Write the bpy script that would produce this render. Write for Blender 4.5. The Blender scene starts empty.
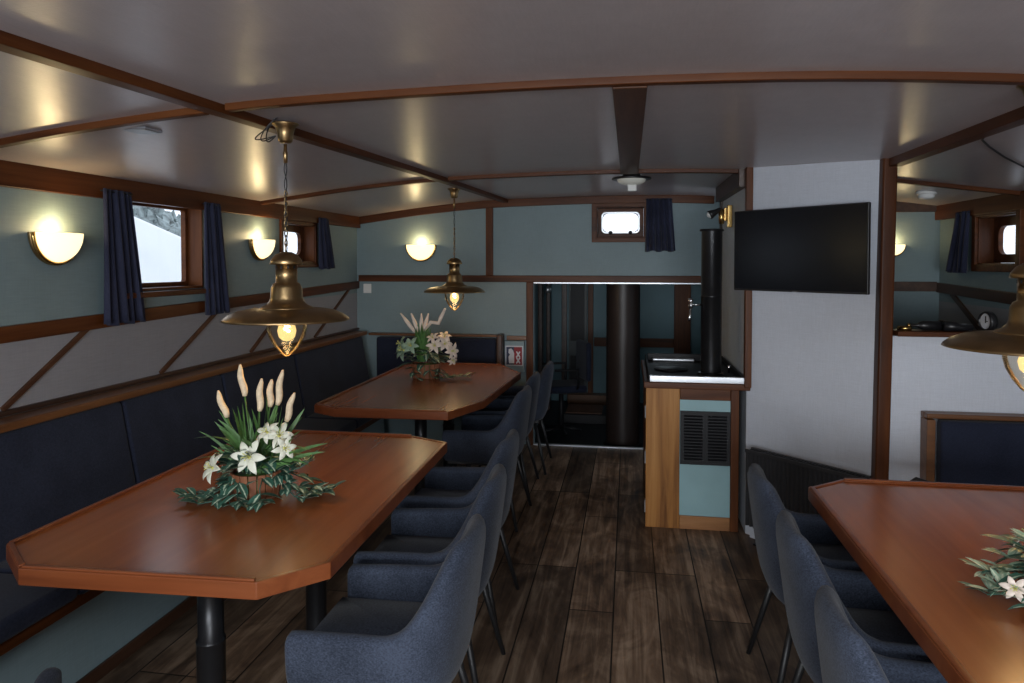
import bpy, bmesh, math, random
from mathutils import Vector, Matrix
C = bpy.context.scene.collection
sc = bpy.context.scene
PI = math.pi
R = math.radians

# ------------------------------------------------------------------ camera
F_PX = 705.0
yaw = math.atan(117 / 705.0)
pitch = R(1.5)
cd = bpy.data.cameras.new('camera')
cam = bpy.data.objects.new('camera', cd)
C.objects.link(cam)
cd.sensor_width = 36.0
cd.lens = F_PX / 1024 * 36.0
cd.shift_y = -0.0577
cd.clip_start = 0.02
cam.location = (0, 0, 1.5)
cam.rotation_euler = (PI / 2 - pitch, 0, yaw)
sc.camera = cam

# ------------------------------------------------------------------ view, world, fill lights
sc.view_settings.view_transform = 'Standard'
sc.view_settings.look = 'None'
sc.view_settings.gamma = 1
sc.view_settings.use_curve_mapping = False
sc.view_settings.exposure = 0.14
w = bpy.data.worlds.new('overcast_sky')
sc.world = w
w.use_nodes = True
bg = w.node_tree.nodes['Background']
bg.inputs[0].default_value = (0.80, 0.88, 1.0, 1)
bg.inputs[1].default_value = 1.5


def area(name, loc, rot, sx, sy, power, col=(1, 1, 1)):
    l = bpy.data.lights.new(name, 'AREA')
    l.shape = 'RECTANGLE'
    l.size, l.size_y, l.energy, l.color = sx, sy, power, col
    o = bpy.data.objects.new(name, l)
    C.objects.link(o)
    o.location = loc
    o.rotation_euler = rot
    return o


# added fill lights behind the camera, set in unseen openings aft and overhead
area('rear_fill_light', (0.0, -2.45, 1.2), (R(90), 0, 0), 2.9, 1.1, 140, (0.90, 0.95, 1.0))
area('overhead_fill_light', (0.1, -0.75, 2.2), (0, 0, 0), 1.3, 1.0, 72, (0.92, 0.96, 1.0))


# ------------------------------------------------------------------ mesh helpers
def box(bm, x0, x1, y0, y1, z0, z1, mi=0):
    vs = [bm.verts.new(p) for p in ((x0, y0, z0), (x1, y0, z0), (x1, y1, z0), (x0, y1, z0),
                                    (x0, y0, z1), (x1, y0, z1), (x1, y1, z1), (x0, y1, z1))]
    for q in ((0, 3, 2, 1), (4, 5, 6, 7), (0, 1, 5, 4), (1, 2, 6, 5), (2, 3, 7, 6), (3, 0, 4, 7)):
        f = bm.faces.new([vs[i] for i in q])
        f.material_index = mi
    return vs


def hexa(bm, pts):
    vs = [bm.verts.new(p) for p in pts]
    for q in ((0, 3, 2, 1), (4, 5, 6, 7), (0, 1, 5, 4), (1, 2, 6, 5), (2, 3, 7, 6), (3, 0, 4, 7)):
        bm.faces.new([vs[i] for i in q])


def prism(bm, pts, z0, z1):
    a = [bm.verts.new((x, y, z0)) for x, y in pts]
    b = [bm.verts.new((x, y, z1)) for x, y in pts]
    n = len(pts)
    bm.faces.new(a[::-1])
    bm.faces.new(b)
    for i in range(n):
        bm.faces.new((a[i], a[(i + 1) % n], b[(i + 1) % n], b[i]))


def frames(pts):
    out = []
    n = len(pts)
    up = None
    for i in range(n):
        t = (Vector(pts[min(i + 1, n - 1)]) - Vector(pts[max(i - 1, 0)])).normalized()
        if up is None:
            up = Vector((0, 0, 1)) if abs(t.z) < 0.9 else Vector((1, 0, 0))
        s = t.cross(up)
        if s.length < 1e-6:
            s = t.orthogonal()
        s.normalize()
        up = s.cross(t).normalized()
        out.append((s, up))
    return out


def tube(bm, pts, r, n=8, r1=None):
    fr = frames(pts)
    rings = []
    m = len(pts)
    for i, p in enumerate(pts):
        rr = r if r1 is None else r + (r1 - r) * i / (m - 1)
        if isinstance(r, (list, tuple)):
            rr = r[i]
        s, u = fr[i]
        rings.append([bm.verts.new(Vector(p) + s * math.cos(2 * PI * k / n) * rr + u * math.sin(2 * PI * k / n) * rr) for k in range(n)])
    for a, b in zip(rings, rings[1:]):
        for k in range(n):
            bm.faces.new((a[k], a[(k + 1) % n], b[(k + 1) % n], b[k]))
    bm.faces.new(rings[0][::-1])
    bm.faces.new(rings[-1])


def bar(bm, p0, p1, wx, wz, side=None):
    """a straight bar of rectangular section between two points; side = direction of wx"""
    p0, p1 = Vector(p0), Vector(p1)
    t = (p1 - p0).normalized()
    s = Vector(side) if side else t.cross(Vector((0, 0, 1))).normalized()
    s = (s - t * s.dot(t)).normalized()
    u = s.cross(t).normalized()
    pts = []
    for p in (p0, p1):
        for a, b in ((-1, -1), (1, -1), (1, 1), (-1, 1)):
            pts.append(p + s * a * wx / 2 + u * b * wz / 2)
    vs = [bm.verts.new(p) for p in pts]
    for q in ((0, 1, 2, 3), (7, 6, 5, 4), (0, 4, 5, 1), (1, 5, 6, 2), (2, 6, 7, 3), (3, 7, 4, 0)):
        bm.faces.new([vs[i] for i in q])


def lathe(bm, prof, n=32, c=(0, 0), a0=0, a1=2 * PI, caps=True):
    """prof: list of (r, z)"""
    full = abs(a1 - a0 - 2 * PI) < 1e-6
    m = n if full else n + 1
    rings = []
    for r, z in prof:
        if r < 1e-5:
            rings.append([bm.verts.new((c[0], c[1], z))])
        else:
            rings.append([bm.verts.new((c[0] + r * math.cos(a0 + (a1 - a0) * k / n), c[1] + r * math.sin(a0 + (a1 - a0) * k / n), z)) for k in range(m)])
    for a, b in zip(rings, rings[1:]):
        for k in range(n if full else n):
            k2 = (k + 1) % m
            if len(a) == 1 and len(b) == 1:
                continue
            if len(a) == 1:
                bm.faces.new((a[0], b[k2], b[k]))
            elif len(b) == 1:
                bm.faces.new((a[k], a[k2], b[0]))
            else:
                bm.faces.new((a[k], a[k2], b[k2], b[k]))
    return rings


def rot_new(bm, start, M):
    bm.verts.ensure_lookup_table()
    for v in bm.verts[start:]:
        v.co = M @ v.co


def obj(name, bm, mat, parent=None, smooth=False, bevel=0, sub=0, solid=0, seg=2, fix=True):
    if fix:
        bmesh.ops.recalc_face_normals(bm, faces=bm.faces)
    me = bpy.data.meshes.new(name)
    bm.to_mesh(me)
    bm.free()
    for m in (mat if isinstance(mat, (list, tuple)) else [mat]):
        me.materials.append(m)
    o = bpy.data.objects.new(name, me)
    C.objects.link(o)
    if parent:
        o.parent = parent
    if smooth:
        for p in me.polygons:
            p.use_smooth = True
    if solid:
        md = o.modifiers.new('s', 'SOLIDIFY')
        md.thickness = solid
        md.offset = 0
    if bevel:
        md = o.modifiers.new('b', 'BEVEL')
        md.width = bevel
        md.segments = seg
        md.limit_method = 'ANGLE'
        md.angle_limit = R(35)
        for p in me.polygons:
            p.use_smooth = True
        w_ = o.modifiers.new('wn', 'WEIGHTED_NORMAL')
        w_.keep_sharp = False
    if sub:
        md = o.modifiers.new('u', 'SUBSURF')
        md.levels = md.render_levels = sub
    return o


def thing(name, label, cat, loc=(0, 0, 0), rz=0, group=None):
    o = bpy.data.objects.new(name, None)
    C.objects.link(o)
    o.empty_display_size = 0.1
    o.location = loc
    o.rotation_euler = (0, 0, rz)
    o['label'] = label
    o['category'] = cat
    if group:
        o['group'] = group
    return o


def tag(o, label, cat, group=None):
    o['label'] = label
    o['category'] = cat
    if group:
        o['group'] = group
    return o


def struct(name, bm, mat, parent=None, **k):
    o = obj(name, bm, mat, parent, **k)
    if parent is None:
        o['kind'] = 'structure'
    return o


def dup(root, loc, rz, label, group=None):
    r = root.copy()
    C.objects.link(r)
    r.location = loc
    r.rotation_euler = (0, 0, rz)
    r['label'] = label
    if group:
        r['group'] = group
    for ch in list(root.children):
        c = ch.copy()
        C.objects.link(c)
        c.parent = r
        for g in ch.children:
            d = g.copy()
            C.objects.link(d)
            d.parent = c
    return r


# ------------------------------------------------------------------ materials
def newmat(name):
    m = bpy.data.materials.new(name)
    m.use_nodes = True
    nt = m.node_tree
    b = nt.nodes['Principled BSDF']
    return m, nt, b


def N(nt, t, **k):
    n = nt.nodes.new(t)
    for a, v in k.items():
        setattr(n, a, v)
    return n


def ramp(nt, fac, stops):
    r = N(nt, 'ShaderNodeValToRGB')
    el = r.color_ramp.elements
    el[0].position, el[0].color = stops[0][0], (*stops[0][1], 1)
    el[1].position, el[1].color = stops[-1][0], (*stops[-1][1], 1)
    for p, c in stops[1:-1]:
        e = el.new(p)
        e.color = (*c, 1)
    nt.links.new(fac, r.inputs[0])
    return r.outputs[0]


def coords(nt, scale=(1, 1, 1), kind='Object', rot=(0, 0, 0)):
    tc = N(nt, 'ShaderNodeTexCoord')
    mp = N(nt, 'ShaderNodeMapping')
    mp.inputs['Scale'].default_value = scale
    mp.inputs['Rotation'].default_value = rot
    nt.links.new(tc.outputs[kind], mp.inputs[0])
    return mp.outputs[0]


def noise(nt, vec, scale, detail=4, rough=.5, dist=0):
    n = N(nt, 'ShaderNodeTexNoise')
    n.inputs['Scale'].default_value = scale
    n.inputs['Detail'].default_value = detail
    n.inputs['Roughness'].default_value = rough
    n.inputs['Distortion'].default_value = dist
    nt.links.new(vec, n.inputs['Vector'])
    return n.outputs['Fac']


def bump(nt, b, h, strength=.3, dist=.002):
    n = N(nt, 'ShaderNodeBump')
    n.inputs['Strength'].default_value = strength
    n.inputs['Distance'].default_value = dist
    nt.links.new(h, n.inputs['Height'])
    nt.links.new(n.outputs[0], b.inputs['Normal'])


def plain(name, col, rough=.5, metal=0, var=.12, scale=12, spec=.5, bmp=0, coat=0):
    m, nt, b = newmat(name)
    v = coords(nt)
    f = noise(nt, v, scale)
    lo = tuple(c * (1 - var) for c in col)
    hi = tuple(min(1, c * (1 + var)) for c in col)
    nt.links.new(ramp(nt, f, [(.3, lo), (.7, hi)]), b.inputs['Base Color'])
    b.inputs['Roughness'].default_value = rough
    b.inputs['Metallic'].default_value = metal
    b.inputs['Specular IOR Level'].default_value = spec
    if coat:
        b.inputs['Coat Weight'].default_value = coat
        b.inputs['Coat Roughness'].default_value = .15
    if bmp:
        bump(nt, b, noise(nt, v, scale * 12), bmp, .001)
    return m


def wood(name, dark, mid, light, axis='X', rough=.35, scale=1.0, coat=0.0, spec=.5, bmp=.04):
    """grain running along the given axis"""
    m, nt, b = newmat(name)
    s = [22 * scale] * 3
    s['XYZ'.index(axis)] = 1.4 * scale
    v = coords(nt, tuple(s))
    f = noise(nt, v, 1.0, 6, .6, .6)
    s2 = [3 * scale] * 3
    s2['XYZ'.index(axis)] = .6 * scale
    f2 = noise(nt, coords(nt, tuple(s2)), 1.0, 2)
    mx = N(nt, 'ShaderNodeMath', operation='ADD')
    mu = N(nt, 'ShaderNodeMath', operation='MULTIPLY')
    mu.inputs[1].default_value = .45
    nt.links.new(f2, mu.inputs[0])
    mu2 = N(nt, 'ShaderNodeMath', operation='MULTIPLY')
    mu2.inputs[1].default_value = .6
    nt.links.new(f, mu2.inputs[0])
    nt.links.new(mu.outputs[0], mx.inputs[0])
    nt.links.new(mu2.outputs[0], mx.inputs[1])
    nt.links.new(ramp(nt, mx.outputs[0], [(.36, dark), (.52, mid), (.70, light)]), b.inputs['Base Color'])
    b.inputs['Roughness'].default_value = rough
    b.inputs['Specular IOR Level'].default_value = spec
    b.inputs['Coat Weight'].default_value = coat
    b.inputs['Coat Roughness'].default_value = .2
    if bmp:
        bump(nt, b, f, bmp, .001)
    return m


def vinyl(name, col, rough=.45, spec=.5, var=.08, threads=0, weave=260):
    """wall covering with a fine woven texture"""
    m, nt, b = newmat(name)
    v = coords(nt)
    f = noise(nt, v, 1.6, 3)
    lo = tuple(c * (1 - var) for c in col)
    hi = tuple(min(1, c * (1 + var)) for c in col)
    base = ramp(nt, f, [(.3, lo), (.7, hi)])
    fx = noise(nt, coords(nt, (weave, weave, 14)), 1, 2)
    fy = noise(nt, coords(nt, (14, 14, weave)), 1, 2)
    fz = noise(nt, coords(nt, (weave, 14, weave)), 1, 2)
    ad = N(nt, 'ShaderNodeMath', operation='ADD')
    nt.links.new(fx, ad.inputs[0])
    nt.links.new(fy, ad.inputs[1])
    ad2 = N(nt, 'ShaderNodeMath', operation='ADD')
    nt.links.new(ad.outputs[0], ad2.inputs[0])
    nt.links.new(fz, ad2.inputs[1])
    mix = N(nt, 'ShaderNodeMix', data_type='RGBA', blend_type='MULTIPLY')
    mix.inputs[0].default_value = .35
    nt.links.new(base, mix.inputs[6])
    g = ramp(nt, ad2.outputs[0], [(.35, (.6, .6, .6)), (.65, (1.0, 1.0, 1.0))])
    dv = N(nt, 'ShaderNodeMath', operation='DIVIDE')
    dv.inputs[1].default_value = 3
    nt.links.new(ad2.outputs[0], dv.inputs[0])
    nt.links.remove(g.node.inputs[0].links[0])
    nt.links.new(dv.outputs[0], g.node.inputs[0])
    nt.links.new(g, mix.inputs[7])
    nt.links.new(mix.outputs[2], b.inputs['Base Color'])
    b.inputs['Roughness'].default_value = rough
    b.inputs['Specular IOR Level'].default_value = spec
    if threads:
        bump(nt, b, noise(nt, coords(nt, (3, 420, 3)), 1, 2), threads, .0012)
    else:
        bump(nt, b, ad2.outputs[0], .12, .0006)
    return m


def fabric(name, lo, hi, scale=170, rough=.95, sheen=.3):
    m, nt, b = newmat(name)
    f1 = noise(nt, coords(nt, (scale * 3, scale, scale)), 1, 2)
    f2 = noise(nt, coords(nt, (scale, scale, scale * 3)), 1, 2)
    f3 = noise(nt, coords(nt), 6, 3)
    a = N(nt, 'ShaderNodeMath', operation='ADD')
    nt.links.new(f1, a.inputs[0])
    nt.links.new(f2, a.inputs[1])
    a2 = N(nt, 'ShaderNodeMath', operation='ADD')
    nt.links.new(a.outputs[0], a2.inputs[0])
    nt.links.new(f3, a2.inputs[1])
    d = N(nt, 'ShaderNodeMath', operation='DIVIDE')
    d.inputs[1].default_value = 3
    nt.links.new(a2.outputs[0], d.inputs[0])
    nt.links.new(ramp(nt, d.outputs[0], [(.4, lo), (.62, hi)]), b.inputs['Base Color'])
    b.inputs['Roughness'].default_value = rough
    b.inputs['Specular IOR Level'].default_value = .2
    b.inputs['Sheen Weight'].default_value = sheen * .35
    b.inputs['Sheen Roughness'].default_value = .5
    bump(nt, b, a.outputs[0], .25, .001)
    return m


def emit(name, col, strength):
    m, nt, b = newmat(name)
    b.inputs['Base Color'].default_value = (*col, 1)
    b.inputs['Emission Color'].default_value = (*col, 1)
    b.inputs['Emission Strength'].default_value = strength
    b.inputs['Roughness'].default_value = .3
    return m


def glassy(name, tint=(1, 1, 1), ior=1.45, rough=.02):
    """thin clear glass: see-through with a fresnel reflection"""
    m, nt, b = newmat(name)
    nt.nodes.remove(b)
    tr = N(nt, 'ShaderNodeBsdfTransparent')
    tr.inputs[0].default_value = (*tint, 1)
    gl = N(nt, 'ShaderNodeBsdfGlossy')
    gl.inputs['Roughness'].default_value = rough
    fr = N(nt, 'ShaderNodeFresnel')
    fr.inputs[0].default_value = ior
    mx = N(nt, 'ShaderNodeMixShader')
    nt.links.new(fr.outputs[0], mx.inputs[0])
    nt.links.new(tr.outputs[0], mx.inputs[1])
    nt.links.new(gl.outputs[0], mx.inputs[2])
    nt.links.new(mx.outputs[0], nt.nodes['Material Output'].inputs[0])
    return m


M_CEIL = vinyl('ceiling_vinyl', (.50, .45, .46), rough=.29, spec=1.0, var=.03, weave=200, threads=.35)
M_TEAL = vinyl('teal_wall_vinyl', (.215, .29, .31), rough=.5, spec=.4)
M_GREY = vinyl('grey_panel_vinyl', (.30, .30, .325), rough=.5, spec=.4)
M_WHITE = vinyl('pale_wall_vinyl', (.62, .65, .72), rough=.55, spec=.3, var=.04)
M_SIDE = vinyl('lightened_side_wall_vinyl', (.70, .76, .82), rough=.55, spec=.3)  # albedo raised to stand in for light from the side windows
M_TRIM = wood('mahogany_trim_along_x', (.034, .010, .003), (.085, .025, .0065), (.145, .048, .013), 'X', .42, spec=.2)
M_TRIMY = wood('mahogany_trim_along_y', (.034, .010, .003), (.085, .025, .0065), (.145, .048, .013), 'Y', .42, spec=.2)
M_TRIMZ = wood('mahogany_trim_upright', (.034, .010, .003), (.085, .025, .0065), (.145, .048, .013), 'Z', .42, spec=.2)
M_CAP = wood('oak_cap_rail', (.08, .030, .010), (.155, .062, .021), (.24, .108, .040), 'Y', .35)
M_CAPX = wood('oak_cap_rail_along_x', (.08, .030, .010), (.155, .062, .021), (.24, .108, .040), 'X', .35)
M_BEAM = wood('brown_centre_beam', (.05, .02, .010), (.085, .036, .018), (.13, .058, .03), 'Y', .45, spec=.25)
M_DARKTRIM = wood('dark_beam', (.022, .010, .006), (.05, .022, .012), (.085, .04, .022), 'Y', .4)
M_TABLE = wood('varnished_table_wood', (.24, .068, .020), (.31, .095, .029), (.38, .128, .042), 'Y', .27, .6, .2, bmp=0)
M_EDGE = wood('table_edging', (.13, .032, .010), (.19, .051, .016), (.25, .078, .026), 'X', .3)
M_PINE = wood('honey_board', (.15, .055, .012), (.34, .145, .035), (.52, .26, .08), 'Z', .45, spec=.25)
M_PINEX = wood('honey_rail', (.20, .08, .025), (.34, .15, .05), (.46, .23, .09), 'X', .45)
M_CHAIR = fabric('blue_grey_upholstery', (.018, .023, .036), (.056, .069, .102), sheen=.25)
M_SEAT = fabric('navy_bench_upholstery', (.010, .013, .028), (.022, .028, .052), 120, .85, .25)
M_CURT = fabric('navy_curtain', (.013, .016, .036), (.034, .038, .074), 200, .8, .4)
M_BLACK = plain('black_metal', (.012, .012, .014), .5, 0, spec=.3)
M_LEG = plain('black_powder_coat', (.010, .010, .011), .45, 0)
M_FLUE = plain('black_enamel', (.018, .018, .020), .33, .5)
M_CHROME = plain('chrome', (.75, .76, .78), .15, 1, .03)
M_STEEL = plain('brushed_steel', (.62, .64, .67), .35, .8, .06)
M_BRASS = plain('aged_brass', (.40, .27, .13), .34, 1, .18, 18)
M_BRASSB = plain('bright_brass', (.65, .42, .15), .25, 1, .1, 30)
M_WPLAST = plain('white_plastic', (.72, .72, .70), .4, 0, .03)
M_BPLAST = plain('black_plastic', (.012, .012, .014), .35, 0, .05)
M_SCREEN = plain('tv_screen', (.005, .006, .009), .22, 0, .05, spec=.3)
M_TEALP = plain('teal_paint', (.27, .44, .47), .5, 0, .08, 5)
M_GLASS = glassy('clear_glass')
M_GLASSW = glassy('warm_glass', (1, .96, .88), 1.22, .08)
M_LAMP = emit('lit_frosted_glass', (1.0, .80, .46), 1.5)
M_BULB = emit('lit_filament', (1.0, .62, .25), 45)
M_DOME = emit('dim_dome_glass', (.55, .55, .50), .12)
def glowglass(name, col, strength, mixf):
    m, nt, b = newmat(name)
    nt.nodes.remove(b)
    tr = N(nt, 'ShaderNodeBsdfTransparent')
    em = N(nt, 'ShaderNodeEmission')
    em.inputs[0].default_value = (*col, 1)
    em.inputs[1].default_value = strength
    mx = N(nt, 'ShaderNodeMixShader')
    mx.inputs[0].default_value = mixf
    nt.links.new(tr.outputs[0], mx.inputs[1])
    nt.links.new(em.outputs[0], mx.inputs[2])
    nt.links.new(mx.outputs[0], nt.nodes['Material Output'].inputs[0])
    return m


M_GLOW = glowglass('lit_amber_bulb_glass', (1.0, .66, .26), 1.5, .5)
M_SNOW = plain('white_cover', (.86, .88, .90), .8, 0, .04, 2)
M_HILL = plain('winter_trees', (.20, .24, .24), .9, 0, .6, .9)

# floor of dark weathered boards
m, nt, b = newmat('dark_plank_floor')
tc = N(nt, 'ShaderNodeTexCoord')
sp = N(nt, 'ShaderNodeSeparateXYZ')
nt.links.new(tc.outputs['Object'], sp.inputs[0])
cb = N(nt, 'ShaderNodeCombineXYZ')
adx = N(nt, 'ShaderNodeMath', operation='ADD')
adx.inputs[1].default_value = 10 * .1905 + .06
nt.links.new(sp.outputs[0], adx.inputs[0])
nt.links.new(sp.outputs[1], cb.inputs[0])
nt.links.new(adx.outputs[0], cb.inputs[1])
br = N(nt, 'ShaderNodeTexBrick')
br.offset = .37
br.offset_frequency = 3
br.squash = 1.0
br.inputs['Scale'].default_value = 1
br.inputs['Brick Width'].default_value = 1.15
br.inputs['Row Height'].default_value = .1905
br.inputs['Mortar Size'].default_value = .0035
br.inputs['Mortar Smooth'].default_value = .3
br.inputs['Bias'].default_value = 0
br.inputs['Color1'].default_value = (.45, .45, .45, 1)
br.inputs['Color2'].default_value = (1.25, 1.2, 1.15, 1)
br.inputs['Mortar'].default_value = (.05, .05, .05, 1)
nt.links.new(cb.outputs[0], br.inputs['Vector'])
g1 = noise(nt, coords(nt, (26, 1.6, 1)), 1, 6, .62, .8)
g2 = noise(nt, coords(nt, (5, 2.6, 1)), 1, 5, .6, 1.2)
sm = N(nt, 'ShaderNodeMath', operation='ADD')
nt.links.new(g1, sm.inputs[0])
nt.links.new(g2, sm.inputs[1])
hf = N(nt, 'ShaderNodeMath', operation='MULTIPLY')
hf.inputs[1].default_value = .5
nt.links.new(sm.outputs[0], hf.inputs[0])
col = ramp(nt, hf.outputs[0], [(.38, (.050, .029, .018)), (.5, (.165, .106, .068)), (.62, (.34, .245, .17))])
mx = N(nt, 'ShaderNodeMix', data_type='RGBA', blend_type='MULTIPLY')
mx.inputs[0].default_value = 1
nt.links.new(col, mx.inputs[6])
nt.links.new(br.outputs['Color'], mx.inputs[7])
nt.links.new(mx.outputs[2], b.inputs['Base Color'])
rr = ramp(nt, hf.outputs[0], [(.3, (.42, .42, .42)), (.7, (.62, .62, .62))])
nt.links.new(rr, b.inputs['Roughness'])
b.inputs['Specular IOR Level'].default_value = .4
iv = N(nt, 'ShaderNodeMath', operation='SUBTRACT')
nt.links.new(hf.outputs[0], iv.inputs[0])
nt.links.new(br.outputs['Fac'], iv.inputs[1])
bump(nt, b, iv.outputs[0], .35, .004)
M_FLOOR = m

# variegated leaf: cream streak by the midrib, dark green outside
def leafmat(name, green, cream, lo, hi):
    m, nt, b = newmat(name)
    uv = N(nt, 'ShaderNodeTexCoord')
    s = N(nt, 'ShaderNodeSeparateXYZ')
    nt.links.new(uv.outputs['UV'], s.inputs[0])
    sb = N(nt, 'ShaderNodeMath', operation='SUBTRACT')
    sb.inputs[1].default_value = .5
    nt.links.new(s.outputs[0], sb.inputs[0])
    ab = N(nt, 'ShaderNodeMath', operation='ABSOLUTE')
    nt.links.new(sb.outputs[0], ab.inputs[0])
    nz = noise(nt, coords(nt), 60, 3)
    ml = N(nt, 'ShaderNodeMath', operation='MULTIPLY_ADD')
    ml.inputs[1].default_value = .35
    nt.links.new(nz, ml.inputs[0])
    nt.links.new(ab.outputs[0], ml.inputs[2])
    nt.links.new(ramp(nt, ml.outputs[0], [(lo, cream), (hi, green)]), b.inputs['Base Color'])
    b.inputs['Roughness'].default_value = .45
    return m


M_LEAF = leafmat('variegated_leaf', (.040, .115, .080), (.58, .68, .50), .22, .32)
M_LEAFP = leafmat('pale_leaf', (.30, .42, .30), (.75, .78, .60), .25, .45)
M_GRASS = plain('grass_blade', (.075, .17, .045), .5, 0, .35, 30)
M_PETAL = plain('cream_petal', (.80, .80, .66), .5, 0, .08, 20)
M_PINK = plain('pale_pink_petal', (.78, .66, .56), .5, 0, .12, 25)
M_SPIKE = plain('cream_spike', (.78, .62, .42), .8, 0, .15, 60, bmp=.5)
M_YEL = plain('flower_centre', (.62, .60, .18), .6)
M_POT = wood('planter_wood', (.09, .028, .012), (.19, .065, .028), (.30, .12, .055), 'Z', .55)

# ------------------------------------------------------------------ the room shell
XL, XR = -2.31, 2.06
YB = 5.77          # forward bulkhead
YG = 5.15          # galley bulkhead
YR = -2.3          # rear
PX0, PY0, PX1, PY1 = .645, 4.05, 1.165, 3.53   # angled partition


CAMBER = [(-2.6, 1.855), (-2.31, 1.888), (-1.75, 1.962), (-1.2, 2.012), (-.6, 2.033), (0, 2.040), (.6, 2.028), (1.2, 1.985), (1.7, 1.925), (2.3, 1.845)]


def zc(x, y=0):
    """height of the deck head: nearly flat amidships, falling off to the sides, with a little sheer"""
    k = 0
    while k < len(CAMBER) - 2 and x > CAMBER[k + 1][0]:
        k += 1
    (x0, z0), (x1, z1) = CAMBER[k], CAMBER[k + 1]
    m0 = (z1 - CAMBER[max(k - 1, 0)][1]) / (x1 - CAMBER[max(k - 1, 0)][0])
    k2 = min(k + 2, len(CAMBER) - 1)
    m1 = (CAMBER[k2][1] - z0) / (CAMBER[k2][0] - x0)
    h = x1 - x0
    t = (x - x0) / h
    z = (2 * t**3 - 3 * t * t + 1) * z0 + (t**3 - 2 * t * t + t) * h * m0 + (-2 * t**3 + 3 * t * t) * z1 + (t**3 - t * t) * h * m1
    return z + .006 * (y - 4)


bm = bmesh.new()
box(bm, XL - .3, XR + .3, YR - .2, YB + .04, -.08, 0)
struct('floor', bm, M_FLOOR)

# ceiling: a cambered deck head
bm = bmesh.new()
xs = [XL - .12 + i * (XR - XL + .24) / 40 for i in range(41)]
ys = [YR - .1, -1.25, -.25, 2, 4, YB + .1]
low = [[bm.verts.new((x, y, zc(x, y))) for x in xs] for y in ys]
hi_ = [[bm.verts.new((x, y, zc(x, y) + .06)) for x in xs] for y in ys]
for j in range(len(ys) - 1):
    for i in range(len(xs) - 1):
        if ys[j] == -1.25 and -.55 <= xs[i] and xs[i + 1] <= .75:  # roof gap added for the overhead fill light
            continue
        bm.faces.new((low[j][i], low[j + 1][i], low[j + 1][i + 1], low[j][i + 1]))
        bm.faces.new((hi_[j][i], hi_[j][i + 1], hi_[j + 1][i + 1], hi_[j + 1][i]))
struct('ceiling', bm, M_CEIL, smooth=True)


def wall_cells(bm, u0, u1, z0, z1, holes, put, splits=()):
    us = sorted({u0, u1, *[h[0] for h in holes], *[h[1] for h in holes]})
    zs = sorted({z0, z1, *[h[2] for h in holes], *[h[3] for h in holes], *splits})
    for a, b_ in zip(us, us[1:]):
        for c, d in zip(zs, zs[1:]):
            mu, mz = (a + b_) / 2, (c + d) / 2
            if any(h[0] < mu < h[1] and h[2] < mz < h[3] for h in holes):
                continue
            put(a, b_, c, d, mz)


WT = .11
# left hull side
W1 = (2.90, 3.53, 1.37, 1.822)
W2 = (4.42, 4.93, 1.50, 1.795)
W0 = (0.7, 1.4, 1.36, 1.80)
bm = bmesh.new()
wall_cells(bm, YR, YB, 0, 2.0, [W1, W2, W0], lambda a, b_, c, d, mz: box(bm, XL - WT, XL, a, b_, c, d, 1 if mz < 1.25 else 0), (1.25,))
struct('wall_left', bm, [M_TEAL, M_GREY])
# right hull side
W3 = (4.14, 4.61, 1.485, 1.79)
W5 = (0.4, 1.1, 1.36, 1.80)
bm = bmesh.new()
wall_cells(bm, YR, YG + .1, 0, 2.0, [W3, W5], lambda a, b_, c, d, mz: box(bm, XR, XR + WT, a, b_, c, d, 1 if mz < 1.25 else 0), (1.25,))
struct('wall_right', bm, [M_TEAL, M_GREY])
# forward bulkhead with the low opening
DX0, DX1, DZ = -.775, .66, 1.345
W4 = (-.275, .135, 1.70, 1.975)
bm = bmesh.new()
wall_cells(bm, XL - .1, 1.0, 0, 2.12, [W4, (DX0, DX1, 0, DZ)], lambda a, b_, c, d, mz: box(bm, a, b_, YB, YB + .09, c, d))
struct('wall_front', bm, M_TEAL)
# rear bulkhead (behind the camera) with an opening added for the fill light
WR = (-1.5, 1.5, .62, 1.78)
bm = bmesh.new()
wall_cells(bm, XL - .1, XR + .1, 0, 2.12, [WR], lambda a, b_, c, d, mz: box(bm, a, b_, YR - .1, YR, c, d))
struct('wall_rear', bm, M_TEAL)
# galley bulkhead and the side of the companion, pale angled partition
bm = bmesh.new()
box(bm, .68, XR + .1, YG, YG + .06, 0, 2.06)
struct('wall_galley', bm, M_TEAL)
bm = bmesh.new()
box(bm, .645, .69, PY0, YG, 0, 2.05)
struct('wall_side', bm, M_SIDE)
bm = bmesh.new()
n_ = Vector((PY0 - PY1, PX1 - PX0, 0)).normalized() * .05
pts = [(PX0, PY0), (PX1, PY1), (PX1 + n_.x, PY1 + n_.y), (PX0 + n_.x, PY0 + n_.y)]
prism(bm, pts, 0, 2.045)
struct('wall_partition', bm, M_WHITE)
# waist-high wall between the saloon and the galley
bm = bmesh.new()
box(bm, PX1 + .0, XR, 3.52, 3.58, 0, 1.165)
struct('wall_half', bm, M_WHITE)

tn = [0]


def trim(bm, mat, **k):
    tn[0] += 1
    k.setdefault('bevel', .004)
    return struct('trim_%d' % tn[0], bm, mat, **k)


def crossbeam(y, x0, x1, wy, h, mat=None, n=24):
    bm = bmesh.new()
    prev = None
    for i in range(n + 1):
        x = x0 + (x1 - x0) * i / n
        z = zc(x, y)
        ring = [bm.verts.new(p) for p in ((x, y - wy / 2, z + .01), (x, y - wy / 2, z - h), (x, y + wy / 2, z - h), (x, y + wy / 2, z + .01))]
        if prev:
            for k in range(4):
                bm.faces.new((prev[k], prev[(k + 1) % 4], ring[(k + 1) % 4], ring[k]))
        else:
            bm.faces.new(ring)
        prev = ring
    bm.faces.new(prev[::-1])
    return trim(bm, mat or M_TRIM)


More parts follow.
